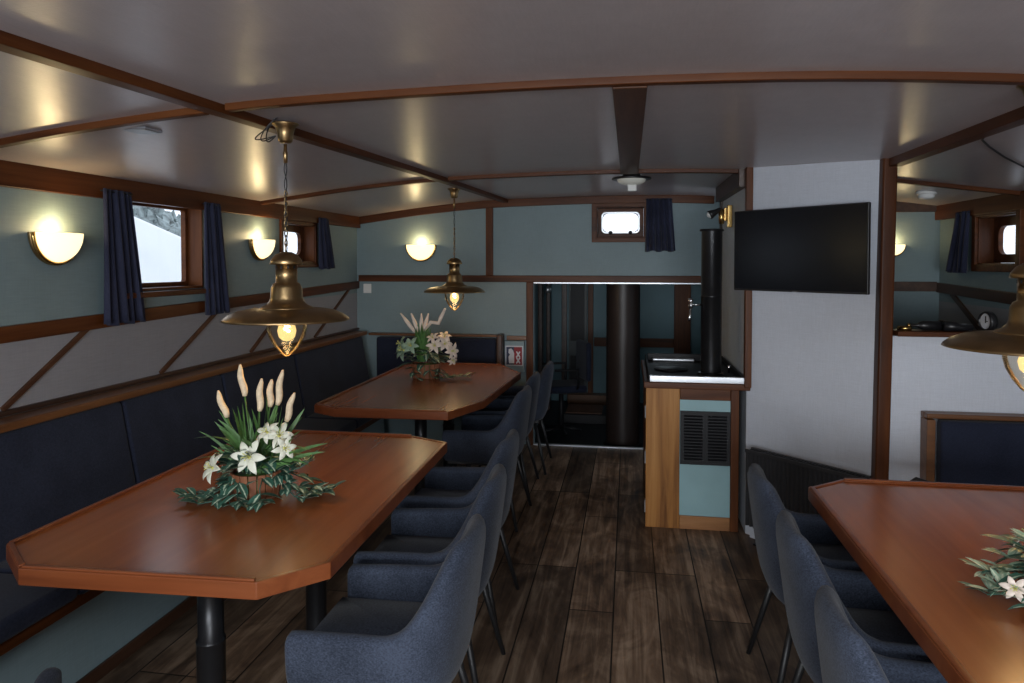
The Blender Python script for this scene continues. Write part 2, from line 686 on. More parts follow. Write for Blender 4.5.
def longbeam(x, y0, y1, wx, h, mat=None):
    bm = bmesh.new()
    z0, z1 = zc(x, y0), zc(x, y1)
    hexa(bm, [(x - wx / 2, y0, z0 - h), (x + wx / 2, y0, z0 - h), (x + wx / 2, y1, z1 - h), (x - wx / 2, y1, z1 - h),
              (x - wx / 2, y0, z0 + .01), (x + wx / 2, y0, z0 + .01), (x + wx / 2, y1, z1 + .01), (x - wx / 2, y1, z1 + .01)])
    return trim(bm, mat or M_TRIMY)


# deck-head beams
crossbeam(2.04, XL, -1.31, .035, .022)
crossbeam(2.04, -1.24, XR, .035, .022)
crossbeam(4.12, XL, -1.13, .04, .022)
crossbeam(4.12, -1.07, .645, .04, .022)
crossbeam(4.12, 1.2, XR, .04, .022)
crossbeam(.2, XL, XR, .035, .022)
bm = bmesh.new()
bl = [(-1.42, -1.0), (-1.36, .8), (-1.275, 2.04), (-1.11, 4.12), (-1.01, YB)]
pr_ = None
for x, y in bl:
    z = zc(x, y)
    ring = [bm.verts.new(p) for p in ((x - .028, y, z + .01), (x - .028, y, z - .026), (x + .028, y, z - .026), (x + .028, y, z + .01))]
    if pr_:
        for k in range(4):
            bm.faces.new((pr_[k], pr_[(k + 1) % 4], ring[(k + 1) % 4], ring[k]))
    else:
        bm.faces.new(ring)
    pr_ = ring
bm.faces.new(pr_[::-1])
trim(bm, M_TRIMY)
longbeam(1.205, -1.0, 3.50, .06, .034)
longbeam(0.0, 2.06, 4.12, .10, .026, M_BEAM)
longbeam(.622, 4.08, YG, .045, .10, M_DARKTRIM)


# rails that run along the hull sides
def siderail(x0, x1, y0, y1, za, zb, h, mat=M_TRIMY):
    """za, zb: top height at y0 and y1"""
    bm = bmesh.new()
    hexa(bm, [(x0, y0, za - h), (x1, y0, za - h), (x1, y1, zb - h), (x0, y1, zb - h),
              (x0, y0, za), (x1, y0, za), (x1, y1, zb), (x0, y1, zb)])
    return trim(bm, mat)


zl = zc(XL)
siderail(XL, XL + .035, YR, YB, zc(XL + .04, YR) + .004, zc(XL + .04, YB) + .004, .10)
siderail(XL, XL + .022, YR, YB, 1.265 - .024 * (2.27 - YR), 1.352, .062)
siderail(XL, XL + .02, YR, YB, .952, .952, .02, M_DARKTRIM)
zr = zc(XR)
siderail(XR - .035, XR, YR, YG, zc(XR - .04, YR) + .004, zc(XR - .04, YG) + .004, .10)
siderail(XR - .022, XR, YR, YG, 1.25 - .024 * (2.27 - YR), 1.375, .065, M_DARKTRIM)
# rail under the deck head on the forward bulkhead
bm = bmesh.new()
pv = None
for i in range(25):
    x = XL + .03 + (.66 - XL - .03) * i / 24
    z = zc(x, YB)
    ring = [bm.verts.new(p) for p in ((x, YB - .03, z), (x, YB - .03, z - .062), (x, YB, z - .062), (x, YB, z))]
    if pv:
        for k in range(4):
            bm.faces.new((pv[k], pv[(k + 1) % 4], ring[(k + 1) % 4], ring[k]))
    else:
        bm.faces.new(ring)
    pv = ring
bm.faces.new(pv[::-1])
trim(bm, M_TRIM)
# band across the forward bulkhead
siderail(XL + .02, .66, YB - .022, YB, 1.405, 1.405, .055, M_TRIM)
siderail(.70, XR - .02, YG - .022, YG, 1.38, 1.38, .065, M_DARKTRIM)
siderail(.70, XR - .02, YG - .03, YG, 1.93, 1.93, .08, M_DARKTRIM)
# uprights
bm = bmesh.new(); box(bm, -1.175, -1.115, YB - .024, YB, 1.405, 2.0); trim(bm, M_TRIMZ)
bm = bmesh.new(); box(bm, -.835, -.778, YB - .024, YB + .09, 0, 1.35); trim(bm, M_TRIMZ)
bm = bmesh.new(); box(bm, -1.0, -.835, YB - .02, YB, .868, .905); trim(bm, M_CAPX)
# metal edge over the opening and its threshold
bm = bmesh.new(); box(bm, DX0, DX1, YB - .012, YB + .1, 1.338, 1.35); trim(bm, M_STEEL, bevel=.002)
bm = bmesh.new(); box(bm, DX0, DX1, YB - .02, YB + .02, 0, .012); trim(bm, M_STEEL, bevel=.002)
# corner post of the companion side and of the partition
bm = bmesh.new(); box(bm, .63, .675, YG - .03, YG + .03, 0, 2.04); trim(bm, M_DARKTRIM)
bm = bmesh.new(); box(bm, .628, .664, PY0 - .045, PY0 + .005, .82, 2.04); trim(bm, M_TRIMZ)
bm = bmesh.new(); hexa(bm, [(PX1 - .035, 3.49, 0), (PX1 + .025, 3.49, 0), (PX1 + .025, 3.56, 0), (PX1 - .035, 3.56, 0), (PX1 - .012, 3.49, 2.01), (PX1 + .052, 3.49, 2.01), (PX1 + .052, 3.56, 2.01), (PX1 - .012, 3.56, 2.01)]); trim(bm, M_TRIMZ, bevel=.01)
bm = bmesh.new(); bar(bm, (PX0 + .02, PY0 - .03, 2.035), (PX1, PY1 - .012, 1.998), .02, .018, side=(.7, .7, 0)); trim(bm, M_TRIM)
bm = bmesh.new(); bar(bm, (PX0 + .02, PY0 - .05, .03), (PX1, PY1 - .03, .03), .02, .06, side=(.7, .7, 0)); trim(bm, M_WHITE)
# cap on the half wall
bm = bmesh.new(); box(bm, PX1 + .06, XR, 3.49, 3.62, 1.165, 1.19); trim(bm, M_TRIM)
bm = bmesh.new(); box(bm, 1.66, XR, 3.50, 3.61, 1.19, 1.194); trim(bm, M_STEEL, bevel=.001)
# slanted battens over the lower hull panels
for (ya, za, yb, zb) in ((2.27, .955, 2.70, 1.225), (3.17, .955, 3.70, 1.25), (4.02, .955, 4.55, 1.27), (4.92, .955, 5.62, 1.31), (1.3, .955, 1.75, 1.2)):
    bm = bmesh.new()
    bar(bm, (XL + .004, ya, za), (XL + .004, yb, zb), .018, .020, side=(1, 0, 0))
    trim(bm, M_BEAM, bevel=.002)
for (ya, za, yb, zb) in ((4.35, 1.0, 4.95, 1.31), (3.55, 1.0, 4.1, 1.28)):
    bm = bmesh.new()
    bar(bm, (XR - .004, ya, za), (XR - .004, yb, zb), .018, .035, side=(1, 0, 0))
    trim(bm, M_DARKTRIM, bevel=.002)


# ------------------------------------------------------------------ windows
def rrect(u0, u1, v0, v1, r, n=5):
    pts = []
    for cu, cv, a in ((u1 - r, v1 - r, 0), (u0 + r, v1 - r, 90), (u0 + r, v0 + r, 180), (u1 - r, v0 + r, 270)):
        for i in range(n + 1):
            t = R(a + 90 * i / n)
            pts.append((cu + r * math.cos(t), cv + r * math.sin(t)))
    return pts


def ringplate(bm, outer, inner, d0, d1, P):
    """plate between two outlines of equal count; P maps (u,v,d) to a point"""
    o0 = [bm.verts.new(P(u, v, d0)) for u, v in outer]
    i0 = [bm.verts.new(P(u, v, d0)) for u, v in inner]
    o1 = [bm.verts.new(P(u, v, d1)) for u, v in outer]
    i1 = [bm.verts.new(P(u, v, d1)) for u, v in inner]
    n = len(outer)
    for k in range(n):
        j = (k + 1) % n
        bm.faces.new((o0[k], o0[j], i0[j], i0[k]))
        bm.faces.new((o1[k], i1[k], i1[j], o1[j]))
        bm.faces.new((o0[k], o1[k], o1[j], o0[j]))
        bm.faces.new((i0[k], i0[j], i1[j], i1[k]))


def window(idx, hole, P, rad, jamb=.02, sash=.035, sashmat=None, lip=0.0):
    """P(u, v, d): d = 0 inner wall face, growing outwards"""
    u0, u1, v0, v1 = hole
    bm = bmesh.new()
    e = .0001
    ringplate(bm, rrect(u0 + e, u1 - e, v0 + e, v1 - e, .002), rrect(u0 + jamb, u1 - jamb, v0 + jamb, v1 - jamb, .002), -.012, WT, P)
    root = struct('window_%d' % idx, bm, M_TRIMZ, bevel=.003)
    bm = bmesh.new()
    a = jamb + .001
    ringplate(bm, rrect(u0 + a, u1 - a, v0 + a, v1 - a, .004), rrect(u0 + a + sash, u1 - a - sash, v0 + a + sash, v1 - a - sash, rad), WT - .04, WT - .012, P)
    obj('window_sash', bm, sashmat or M_TRIM, root, bevel=.003)
    bm = bmesh.new()
    vs = [bm.verts.new(P(u, v, WT - .02)) for u, v in rrect(u0 + a + sash * .6, u1 - a - sash * .6, v0 + a + sash * .6, v1 - a - sash * .6, .01)]
    bm.faces.new(vs)
    g = obj('window_pane', bm, M_GLASS, root)
    return root


PLf = lambda u, v, d: (XL - d, u, v)
PRf = lambda u, v, d: (XR + d, u, v)
PBf = lambda u, v, d: (u, YB + d, v)
win1 = window(1, W1, PLf, .012, jamb=.012, sash=.022)
win2 = window(2, W2, PLf, .05, sash=.045)
win3 = window(3, W4, PBf, .045, sash=.04)
win4 = window(4, W3, PRf, .05, sash=.05)
window(5, W0, PLf, .03)
window(6, W5, PRf, .03)
PRe = lambda u, v, d: (u, YR - d, v)
window(7, WR, PRe, .02)  # unseen window added around the rear fill light
# sills
bm = bmesh.new(); box(bm, XL - .02, XL + .05, W1[0] - .02, W1[1] + .03, W1[2] - .03, W1[2] - .004); obj('window_sill', bm, M_TRIMY, win1, bevel=.004)
bm = bmesh.new(); box(bm, XL - .02, XL + .03, W2[0] - .02, W2[1] + .02, W2[2] - .025, W2[2] - .002); obj('window_sill', bm, M_TRIMY, win2, bevel=.004)
# outer casing and little turn-catches of the bulkhead window
bm = bmesh.new()
ringplate(bm, rrect(W4[0] - .025, W4[1] + .025, W4[2] - .025, W4[3] + .025, .006), rrect(W4[0] + .012, W4[1] - .012, W4[2] + .012, W4[3] - .012, .006), -.022, -.002, PBf)
obj('window_casing', bm, M_TRIM, win3, bevel=.004)
bm = bmesh.new()
ringplate(bm, rrect(W4[0] + .05, W4[1] - .05, W4[2] + .05, W4[3] - .05, .035), rrect(W4[0] + .062, W4[1] - .062, W4[2] + .062, W4[3] - .062, .03), .055, .068, PBf)
obj('window_seal', bm, M_STEEL, win3, bevel=.002)
for x in (-.15, .01):
    bm = bmesh.new(); lathe(bm, [(0, 0), (.014, 0), (.016, .01), (.008, .022), (0, .024)], 12)
    rot_new(bm, 0, Matrix.Translation((x, YB + .055, W4[2] + .055)) @ Matrix.Rotation(R(90), 4, 'X'))
    obj('catch', bm, M_BPLAST, win3, smooth=True)
bm = bmesh.new()
ringplate(bm, rrect(W3[0] - .03, W3[1] + .03, W3[2] - .03, W3[3] + .02, .006), rrect(W3[0] + .012, W3[1] - .012, W3[2] + .012, W3[3] - .012, .006), -.03, -.002, PRf)
obj('window_casing', bm, M_TRIM, win4, bevel=.004)
bm = bmesh.new()
ringplate(bm, rrect(W2[0] - .02, W2[1] + .02, W2[2] - .02, W2[3] + .008, .006), rrect(W2[0] + .012, W2[1] - .012, W2[2] + .012, W2[3] - .012, .006), -.02, -.002, PLf)
obj('window_casing', bm, M_TRIM, win2, bevel=.004)


# ------------------------------------------------------------------ curtains
def curtain(label, P, u0, u1, z0, z1, pleats, amp, flare=.0, seed=0, lean=0.0):
    """hung at z1 between u0 and u1; flare widens the hem; P(u, z, d): d out from the wall into the room"""
    rnd = random.Random(seed)
    ph = [rnd.uniform(-.5, .5) for _ in range(pleats + 2)]
    bm = bmesh.new()
    nu, nv = pleats * 10, 16
    grid = []
    for j in range(nv + 1):
        t = j / nv                      # 0 top, 1 hem
        row = []
        for i in range(nu + 1):
            s = i / nu
            wdt = 1 + flare * t
            u = u0 + (u1 - u0) * ((s - .5) * wdt + .5) + lean * t
            k = s * pleats
            a = amp * (.45 + .75 * t) * math.sin(2 * PI * k + ph[int(k)] * t * .8) + .3 * amp * math.sin(2 * PI * k * .37 + seed + 2 * t)
            u += .25 * amp * math.sin(4 * PI * k) * t
            z = z1 + (z0 - z1) * t + (.006 * math.sin(2 * PI * k * .5 + seed) if j == nv else 0)
            row.append(bm.verts.new(P(u, z, .045 + a)))
        grid.append(row)
    for a_, b_ in zip(grid, grid[1:]):
        for i in range(nu):
            bm.faces.new((a_[i], a_[i + 1], b_[i + 1], b_[i]))
    root = thing('curtain', label, 'curtain', P((u0 + u1) / 2, z0, .055), 0)
    o = obj('curtain_cloth', bm, M_CURT, root, smooth=True, solid=.004)
    o.location = -Vector(root.location)
    bm = bmesh.new()
    tube(bm, [P(u0 - .008, z1 - .010, .045), P(u1 + .008, z1 - .010, .045)], .004, 8)
    r = obj('curtain_rod', bm, M_BLACK, root, smooth=True)
    r.location = -Vector(root.location)
    return root


QL = lambda u, z, d: (XL + d, u, z)
QR = lambda u, z, d: (XR - d, u, z)
QB = lambda u, z, d: (u, YB - d, z)
curtain('long navy pleated curtain between the plain wall lamp and the big window', QL, 2.745, 2.925, 1.23, 1.83, 5, .018, .45, 1, .045)
curtain('long navy pleated curtain between the big window and the half bowl lamp', QL, 3.49, 3.64, 1.225, 1.835, 5, .018, .5, 2, .045)
curtain('short navy curtain beside the small side window in the corner', QL, 4.92, 5.09, 1.465, 1.845, 4, .018, .5, 3, .06)
curtain('navy curtain on the forward wall beside the small framed window', QB, .135, .33, 1.60, 2.02, 5, .016, .2, 4, .012)
curtain('shiny blue curtain beside the porthole window in the galley', QR, 4.64, 4.80, 1.45, 1.82, 4, .022, .7, 5, .06)


# ------------------------------------------------------------------ wall lamps
def wall_lamp(label, loc, rz, wd=.125, power=1.4):
    """half-bowl lamp, local +y points into the room, top of the bowl at z = 0"""
    t = thing('wall_lamp', label, 'wall lamp', loc, rz, 'half bowl wall lamps')
    bm = bmesh.new()
    n = 20
    # back plate: a half disc
    pts = [(wd * 1.06 * math.cos(PI + PI * i / n), (wd * 1.12) * math.sin(PI + PI * i / n)) for i in range(n + 1)]
    a = [bm.verts.new((x, .004, z)) for x, z in pts]
    c = [bm.verts.new((x, .018, z)) for x, z in pts]
    bm.faces.new(a); bm.faces.new(c[::-1])
    for i in range(n + 1):
        bm.faces.new((a[i], a[(i + 1) % (n + 1)], c[(i + 1) % (n + 1)], c[i]))
    obj('back_plate', bm, M_BRASS, t, bevel=.003)
    # brass rim band around the glass
    bm = bmesh.new()
    rim = [(wd * 1.0 * math.cos(PI + PI * i / n), .024, wd * 1.05 * math.sin(PI + PI * i / n)) for i in range(n + 1)]
    tube(bm, rim, .008, 8)
    obj('rim', bm, M_BRASSB, t, smooth=True)
    # quarter-sphere bowl open on top
    bm = bmesh.new()
    rows = []
    m_ = 10
    for j in range(m_ + 1):
        ph = (PI / 2) * j / m_            # 0 at wall rim, pi/2 at the front centre line
        row = []
        for i in range(n + 1):
            th = PI + PI * i / n
            x = wd * .96 * math.cos(th)
            z = wd * 1.0 * math.sin(th)
            k = math.cos(ph)
            row.append(bm.verts.new((x * k if True else 0, .02 + .075 * math.sin(ph), z * k)))
        rows.append(row)
    for r0, r1 in zip(rows, rows[1:]):
        for i in range(n):
            bm.faces.new((r0[i], r0[i + 1], r1[i + 1], r1[i]))
    bmesh.ops.remove_doubles(bm, verts=bm.verts, dist=1e-5)
    obj('glass_bowl', bm, M_LAMP, t, smooth=True, solid=.003)
    l = bpy.data.lights.new('wall_lamp_bulb', 'POINT')
    l.energy, l.color, l.shadow_soft_size = power, (1.0, .76, .40), .03
    lo = bpy.data.objects.new('wall_lamp_bulb', l)
    C.objects.link(lo)
    lo.parent = t
    lo.location = (0, .05, .02)
    return t


wall_lamp('half bowl brass wall lamp on the side wall with plain wall before the long curtain', (XL, 2.52, 1.625), -PI / 2, .118)
wall_lamp('half bowl brass wall lamp between the two side windows', (XL, 4.13, 1.652), -PI / 2, .118)
wall_lamp('half bowl brass wall lamp on the forward wall above the second table', (-1.735, YB, 1.662), PI, .128)
wall_lamp('lit wall lamp in the galley just beyond the wooden corner post', (1.765, YG, 1.63), PI, .07, .7)


# ------------------------------------------------------------------ pendants
def pendant(label, x, y, z, zt, seed, wires=True):
    """brass ship's pendant, z = disc rim height, zt = height of the ceiling fixing"""
    t = thing('pendant_lamp', label, 'pendant lamp', (x, y, z), 0, 'brass pendant lamps')
    rnd = random.Random(seed)
    bm = bmesh.new()
    lathe(bm, [(.0, .230), (.018, .229), (.038, .219), (.051, .202), (.055, .188), (.053, .186), (.036, .188), (.036, .125), (.045, .120), (.052, .106),
               (.054, .072), (.058, .060), (.070, .047), (.086, .040), (.090, .036), (.088, .033), (.05, .034), (0, .034)], 40)
    obj('lamp_body', bm, M_BRASS, t, smooth=True)
    bm = bmesh.new()
    lathe(bm, [(.06, .036), (.09, .036), (.13, .033), (.165, .026), (.192, .014), (.208, .001), (.212, -.006), (.208, -.007), (.19, .007), (.162, .019), (.125, .027), (.09, .030), (.06, .030)], 56)
    obj('lamp_shade', bm, M_BRASS, t, smooth=True)
    bm = bmesh.new()
    lathe(bm, [(.062, .03), (.067, .0), (.067, -.035), (.060, -.062), (.044, -.092), (.025, -.117), (.009, -.130), (0, -.134)], 32)
    obj('glass_cover', bm, M_GLASSW, t, smooth=True)
    # ribs in the neck openings
    bm = bmesh.new()
    for k in range(10):
        a = 2 * PI * k / 10
        box(bm, -.003, .003, .034, .0368, .172, .182)
        rot_new(bm, len(bm.verts) - 8, Matrix.Rotation(a, 4, 'Z'))
    obj('vent_slots', bm, M_BLACK, t)
    bm = bmesh.new()
    lathe(bm, [(0, .034), (.016, .034), (.016, .006), (.012, .002), (0, .002)], 16)
    obj('bulb_socket', bm, M_BRASSB, t, smooth=True)
    bm = bmesh.new()
    lathe(bm, [(0, .002), (.014, -.002), (.026, -.020), (.032, -.042), (.027, -.064), (.014, -.076), (0, -.079)], 20)
    bl_ = obj('light_bulb', bm, M_GLOW, t, smooth=True)
    bm = bmesh.new()
    pts = [(.009 * math.cos(k * .9), .009 * math.sin(k * .9), -.012 - .0022 * k) for k in range(17)]
    tube(bm, pts, .0032, 6)
    obj('filament', bm, M_BULB, bl_, smooth=True)
    l = bpy.data.lights.new('pendant_bulb_light', 'POINT')
    l.energy, l.color, l.shadow_soft_size = 4.0, (1.0, .66, .30), .03
    lo = bpy.data.objects.new('pendant_bulb_light', l)
    C.objects.link(lo)
    lo.parent = t
    lo.location = (0, 0, -.035)
    # suspension: chain loop, twisted flex, joint and canopy
    L = zt - z
    bm = bmesh.new()
    zz = .23
    k = 0
    while zz < L - .06 and zz < .23 + .20:
        ring = [(.006 * math.cos(a) * (1 if k % 2 else 0), .006 * math.cos(a) * (0 if k % 2 else 1), zz + .012 + .011 * math.sin(a)) for a in [2 * PI * q / 10 for q in range(11)]]
        tube(bm, ring, .0018, 5)
        zz += .017
        k += 1
    obj('chain', bm, M_BRASS, t, smooth=True)
    bm = bmesh.new()
    for s in (0, PI):
        pts = []
        for i in range(60):
            q = i / 59
            zq = .228 + (L - .05 - .228) * q
            rr = .002 + .0025 * abs(math.sin(q * 7))
            pts.append((rr * math.cos(q * 22 + s), rr * math.sin(q * 22 + s), zq))
        tube(bm, pts, .0018, 6)
    obj('flex', bm, M_BPLAST, t, smooth=True)
    bm = bmesh.new()
    lathe(bm, [(0, L - .135), (.007, L - .135), (.008, L - .1), (.006, L - .095), (.006, L - .07), (0, L - .07)], 12)
    obj('flex_joint', bm, M_BRASS, t, smooth=True)
    bm = bmesh.new()
    lathe(bm, [(0, L - .066), (.018, L - .066), (.024, L - .060), (.027, L - .035), (.033, L - .014), (.046, L - .004), (.046, L), (0, L)], 28)
    obj('canopy', bm, M_BRASS, t, smooth=True)
    if wires:
        bm = bmesh.new()
        for s in range(3):
            pts = []
            for i in range(16):
                q = i / 15
                pts.append((-.025 - .075 * math.sin(PI * q) * (1 - .2 * s), -.02 + .02 * s * q, L - .045 - .03 * math.sin(PI * q * (1 + .3 * s)) + .045 * q))
            tube(bm, pts, .0022, 6)
        obj('loose_wires', bm, M_BPLAST, t, smooth=True)
    return t


pendant('large brass ship pendant lamp hanging over the table with tall white spikes', -1.165, 2.27, 1.312, zc(-1.18, 2.27) - .022, 1)
pendant('brass ship pendant lamp hanging over the corner table near the forward wall', -1.185, 4.72, 1.312, zc(-1.08, 4.5) - .005, 2, False)
pendant('brass ship pendant lamp over the lone table in front of the half wall', 1.083, 2.12, 1.275, zc(1.083, 2.12), 3, False)


# ------------------------------------------------------------------ tables
def table(label, loc, outline, posts, rails):
    t = thing('dining_table', label, 'table', loc, 0, 'mahogany dining tables')
    bm = bmesh.new()
    cxo = sum(p[0] for p in outline) / len(outline)
    cyo = sum(p[1] for p in outline) / len(outline)
    prism(bm, [(cxo + (p[0] - cxo) * .975, cyo + (p[1] - cyo) * .982) for p in outline], .708, .745)
    obj('tabletop', bm, [M_TABLE], t, bevel=.004)
    bm = bmesh.new()
    cx = sum(p[0] for p in outline) / len(outline)
    cy = sum(p[1] for p in outline) / len(outline)
    n = len(outline)
    # solid edging round the board
    A = [Vector((p[0], p[1])) for p in outline]

    def inset(d):
        out = []
        for i in range(n):
            p0, p1, p2 = A[i - 1], A[i], A[(i + 1) % n]
            e1 = (p1 - p0).normalized(); e2 = (p2 - p1).normalized()
            n1 = Vector((-e1.y, e1.x)); n2 = Vector((-e2.y, e2.x))
            bis = (n1 + n2).normalized()
            k = d / max(.3, bis.dot(n1))
            out.append(p1 + bis * k)
        return out
    o_, i_ = inset(-.001), inset(.014)
    ringplate(bm, [tuple(p) for p in o_], [tuple(p) for p in i_], .705, .748, lambda u, v, d: (u, v, d))
    obj('table_edging', bm, M_EDGE, t, bevel=.003)
    ri, ro = inset(.016), inset(.0005)
    for k in rails:
        a, b_ = ro[k], ro[(k + 1) % n]
        c, d = ri[k], ri[(k + 1) % n]
        e = (b_ - a).normalized() * .006
        bm = bmesh.new()
        q = [a + e, b_ - e, d - e * .2, c + e * .2]
        prism(bm, [tuple(v) for v in q], .7475, .7545)
        obj('fiddle_rail', bm, M_EDGE, t, bevel=.003)
    for (px, py) in posts:
        bm = bmesh.new()
        lathe(bm, [(0, 0), (.12, 0), (.12, .012), (.06, .02), (.042, .03), (.040, .05), (.040, .40), (.0415, .402), (.0415, .408), (.036, .41), (.036, .685), (.09, .69), (.09, .7075), (0, .7075)], 32, (px, py))
        obj('pedestal', bm, M_FLUE, t, bevel=0, smooth=True)
    return t


def rel(pts, c):
    return [(x - c[0], y - c[1]) for x, y in pts]


c1 = (-1.2, 2.23)
T1 = [(-1.645, 1.625), (-1.485, 1.50), (-.865, 1.525), (-.74, 1.66), (-.755, 2.875), (-.93, 2.96), (-1.51, 2.96), (-1.645, 2.83)]
table('mahogany table closest to the camera on the long bench side, holding the white lily planter', (*c1, 0), rel(T1, c1), [(0.0, -.37), (0, .33)], [0, 1, 5, 7])
c2 = (-1.21, 4.3)
T2 = [(-1.655, 3.525), (-1.50, 3.44), (-.905, 3.46), (-.785, 3.78), (-.735, 4.80), (-.93, 5.17), (-1.52, 5.17), (-1.655, 5.03)]
table('mahogany table in the corner between side bench and forward wall bench', (*c2, 0), rel(T2, c2), [(0.0, -.3), (0, .35)], [0, 1, 5, 7])
c3 = (1.12, 1.85)
T3 = [(.60, 1.22), (.73, 1.10), (1.50, 1.10), (1.63, 1.22), (1.63, 2.50), (1.50, 2.60), (.735, 2.60), (.60, 2.49)]
table('reddish mahogany table standing alone on the television side', (*c3, 0), rel(T3, c3), [(0.1, -.3), (.1, .35)], [7, 5, 1])


# ------------------------------------------------------------------ chairs
def make_chair(label, loc, rz, group):
    """bucket armchair, local +y = front"""
    t = thing('armchair', label, 'chair', loc, rz, group)
    hw, yf, yb = .236, .215, -.225

    def plan(s):
        """s in 0..1 around the U from +x arm front to -x arm front, returns x, y, outward normal"""
        L1 = yf - (-.06)
        arc = PI * .5 * (hw + .165)
        tot = 2 * L1 + arc
        d = s * tot
        if d < L1:
            return hw - .008 * (1 - d / L1), yf - d, Vector((1, 0))
        if d > tot - L1:
            k = d - (tot - L1)
            return -(hw - .008 * (k / L1)), -.06 + k, Vector((-1, 0))
        a = PI * (d - L1) / arc
        # superellipse: flat back, round corners
        ca, sa = math.cos(a), math.sin(a)
        e = 2 / 2.6
        x = hw * math.copysign(abs(ca) ** e, ca)
        y = -.06 - .165 * abs(sa) ** e
        nv = Vector((ca, -sa * 1.0))
        return x, y, nv.normalized()

    ns = 44
    bm = bmesh.new()
    rings = []
    for i in range(ns + 1):
        s = i / ns
        x, y, nv = plan(s)
        d = abs(s - .5) * 2             # 0 back centre, 1 arm front
        # top line: back crown, sweep down into low arms
        k = min(1, max(0, (.55 - d) / .34))
        k = k * k * (3 - 2 * k)
        top = .555 + .205 * k - .012 * (d ** 3)
        crown = max(0, 1 - (d / .30) ** 2) * .012
        top += crown
        back = max(0, min(1, (.75 - d) / .5))
        back = back * back * (3 - 2 * back)
        th = .046 + .014 * k
        prof = []
        zs_out = [.355, .385, .44, .50]
        hh = top - .50
        zs = zs_out + [.50 + hh * q for q in (.33, .66, .9)]
        for j, z in enumerate(zs):
            inset = {0: .045, 1: .016, 2: .002}.get(j, 0)
            lean = back * max(0, z - .44) * .14
            # upper back narrows
            nar = 1 - .24 * k * max(0, (z - .58) / .25)
            px = (x - nv.x * inset) * nar
            py = y - nv.y * inset - lean
            prof.append((px, py, z))
        for (off, dz) in ((.3, 0.0), (.7, 0.0)):
            z = top + .006
            lean = back * (z - .44) * .14
            nar = 1 - .24 * k * max(0, (z - .58) / .25)
            prof.append(((x - nv.x * th * off) * nar, y - nv.y * th * off - lean, z))
        for z in [zs[-1], zs[-2], zs[-3], .50, .45, .40]:
            lean = back * max(0, z - .44) * .14
            nar = 1 - .24 * k * max(0, (z - .58) / .25)
            prof.append(((x - nv.x * th) * nar, y - nv.y * th - lean, z))
        rings.append([bm.verts.new(p) for p in prof])
    for a, b_ in zip(rings, rings[1:]):
        for k in range(len(a)):
            k2 = (k + 1) % len(a)
            bm.faces.new((a[k], a[k2], b_[k2], b_[k]))
    bm.faces.new(rings[0][::-1]); bm.faces.new(rings[-1])
    obj('shell', bm, M_CHAIR, t, smooth=True, sub=1)
    # piping along the top line outside
    # seat cushion
    bm = bmesh.new()
    outer = []
    for i in range(33):
        x, y, nv = plan(i / 32)
        outer.append((x - nv.x * .05, y - nv.y * .05))
    outer = outer[::-1]
    outer = [(-(hw - .055), yf + .012), *outer, (hw - .055, yf + .012)]
    base = [bm.verts.new((x * .97, y * .97 + .004, .385)) for x, y in outer]
    m1 = [bm.verts.new((x, y, .405)) for x, y in outer]
    m2 = [bm.verts.new((x, y, .445)) for x, y in outer]
    m3 = [bm.verts.new((x * .93, y * .93 + .006, .462)) for x, y in outer]
    cc = bm.verts.new((0, .0, .468))
    n = len(outer)
    for lo_, hi2 in ((base, m1), (m1, m2), (m2, m3)):
        for k in range(n):
            bm.faces.new((lo_[k], lo_[(k + 1) % n], hi2[(k + 1) % n], hi2[k]))
    for k in range(n):
        bm.faces.new((m3[k], m3[(k + 1) % n], cc))
    bm.faces.new(base[::-1])
    obj('seat', bm, M_CHAIR, t, smooth=True)
    bm = bmesh.new()
    prism(bm, [(-.17, -.17), (.17, -.17), (.19, .19), (-.19, .19)], .352, .384)
    obj('seat_frame', bm, M_LEG, t, bevel=.004)
    for sx in (-1, 1):
        for (y0, y1) in ((.15, .20), (-.14, -.225)):
            bm = bmesh.new()
            tube(bm, [(sx * .15, y0, .36), (sx * .185, (y0 + y1) / 2, .18), (sx * .222, y1, 0)], [.013, .0115, .009], 10)
            obj('leg', bm, M_LEG, t, smooth=True)
    return t


G1, G2, G3 = 'chairs along the table with the lilies', 'chairs along the corner table', 'chairs along the lone table'
ch = make_chair('blue-grey armchair at the near end of the row facing the lily table', (-.66, 1.89, 0), PI / 2, G1)
dup(ch, (-.688, 2.405, 0), PI / 2 + .03, 'blue-grey armchair, second in the row along the lily table', G1)
dup(ch, (-.73, 2.96, 0), PI / 2 - .02, 'blue-grey armchair at the far end of the row facing the lily table', G1)
dup(ch, (-.83, 4.09, 0), PI / 2 - .04, 'blue-grey armchair at the corner table, first beyond the gap in the row', G2)
dup(ch, (-.845, 4.63, 0), PI / 2, 'blue-grey armchair at the corner table between two others of its row', G2)
dup(ch, (-.81, 5.17, 0), PI / 2 + .02, 'blue-grey armchair closest to the dark doorway, at the corner table', G2)
dup(ch, (.685, 2.57, 0), -PI / 2, 'blue-grey armchair of the lone table closest to the black radiator', G3)
dup(ch, (.685, 2.07, 0), -PI / 2, 'blue-grey armchair of the lone table between its two neighbours', G3)
dup(ch, (.67, 1.57, 0), -PI / 2, 'blue-grey armchair of the lone table farthest from the radiator', G3)
dup(ch, (-1.44, 1.17, 0), R(26), 'blue-grey armchair at the head of the lily table, only its arm edge showing low down', G1)


# ------------------------------------------------------------------ banquette benches
def cushion(bm, x0, x1, y0, y1, z0, z1):
    box(bm, x0, x1, y0, y1, z0, z1)


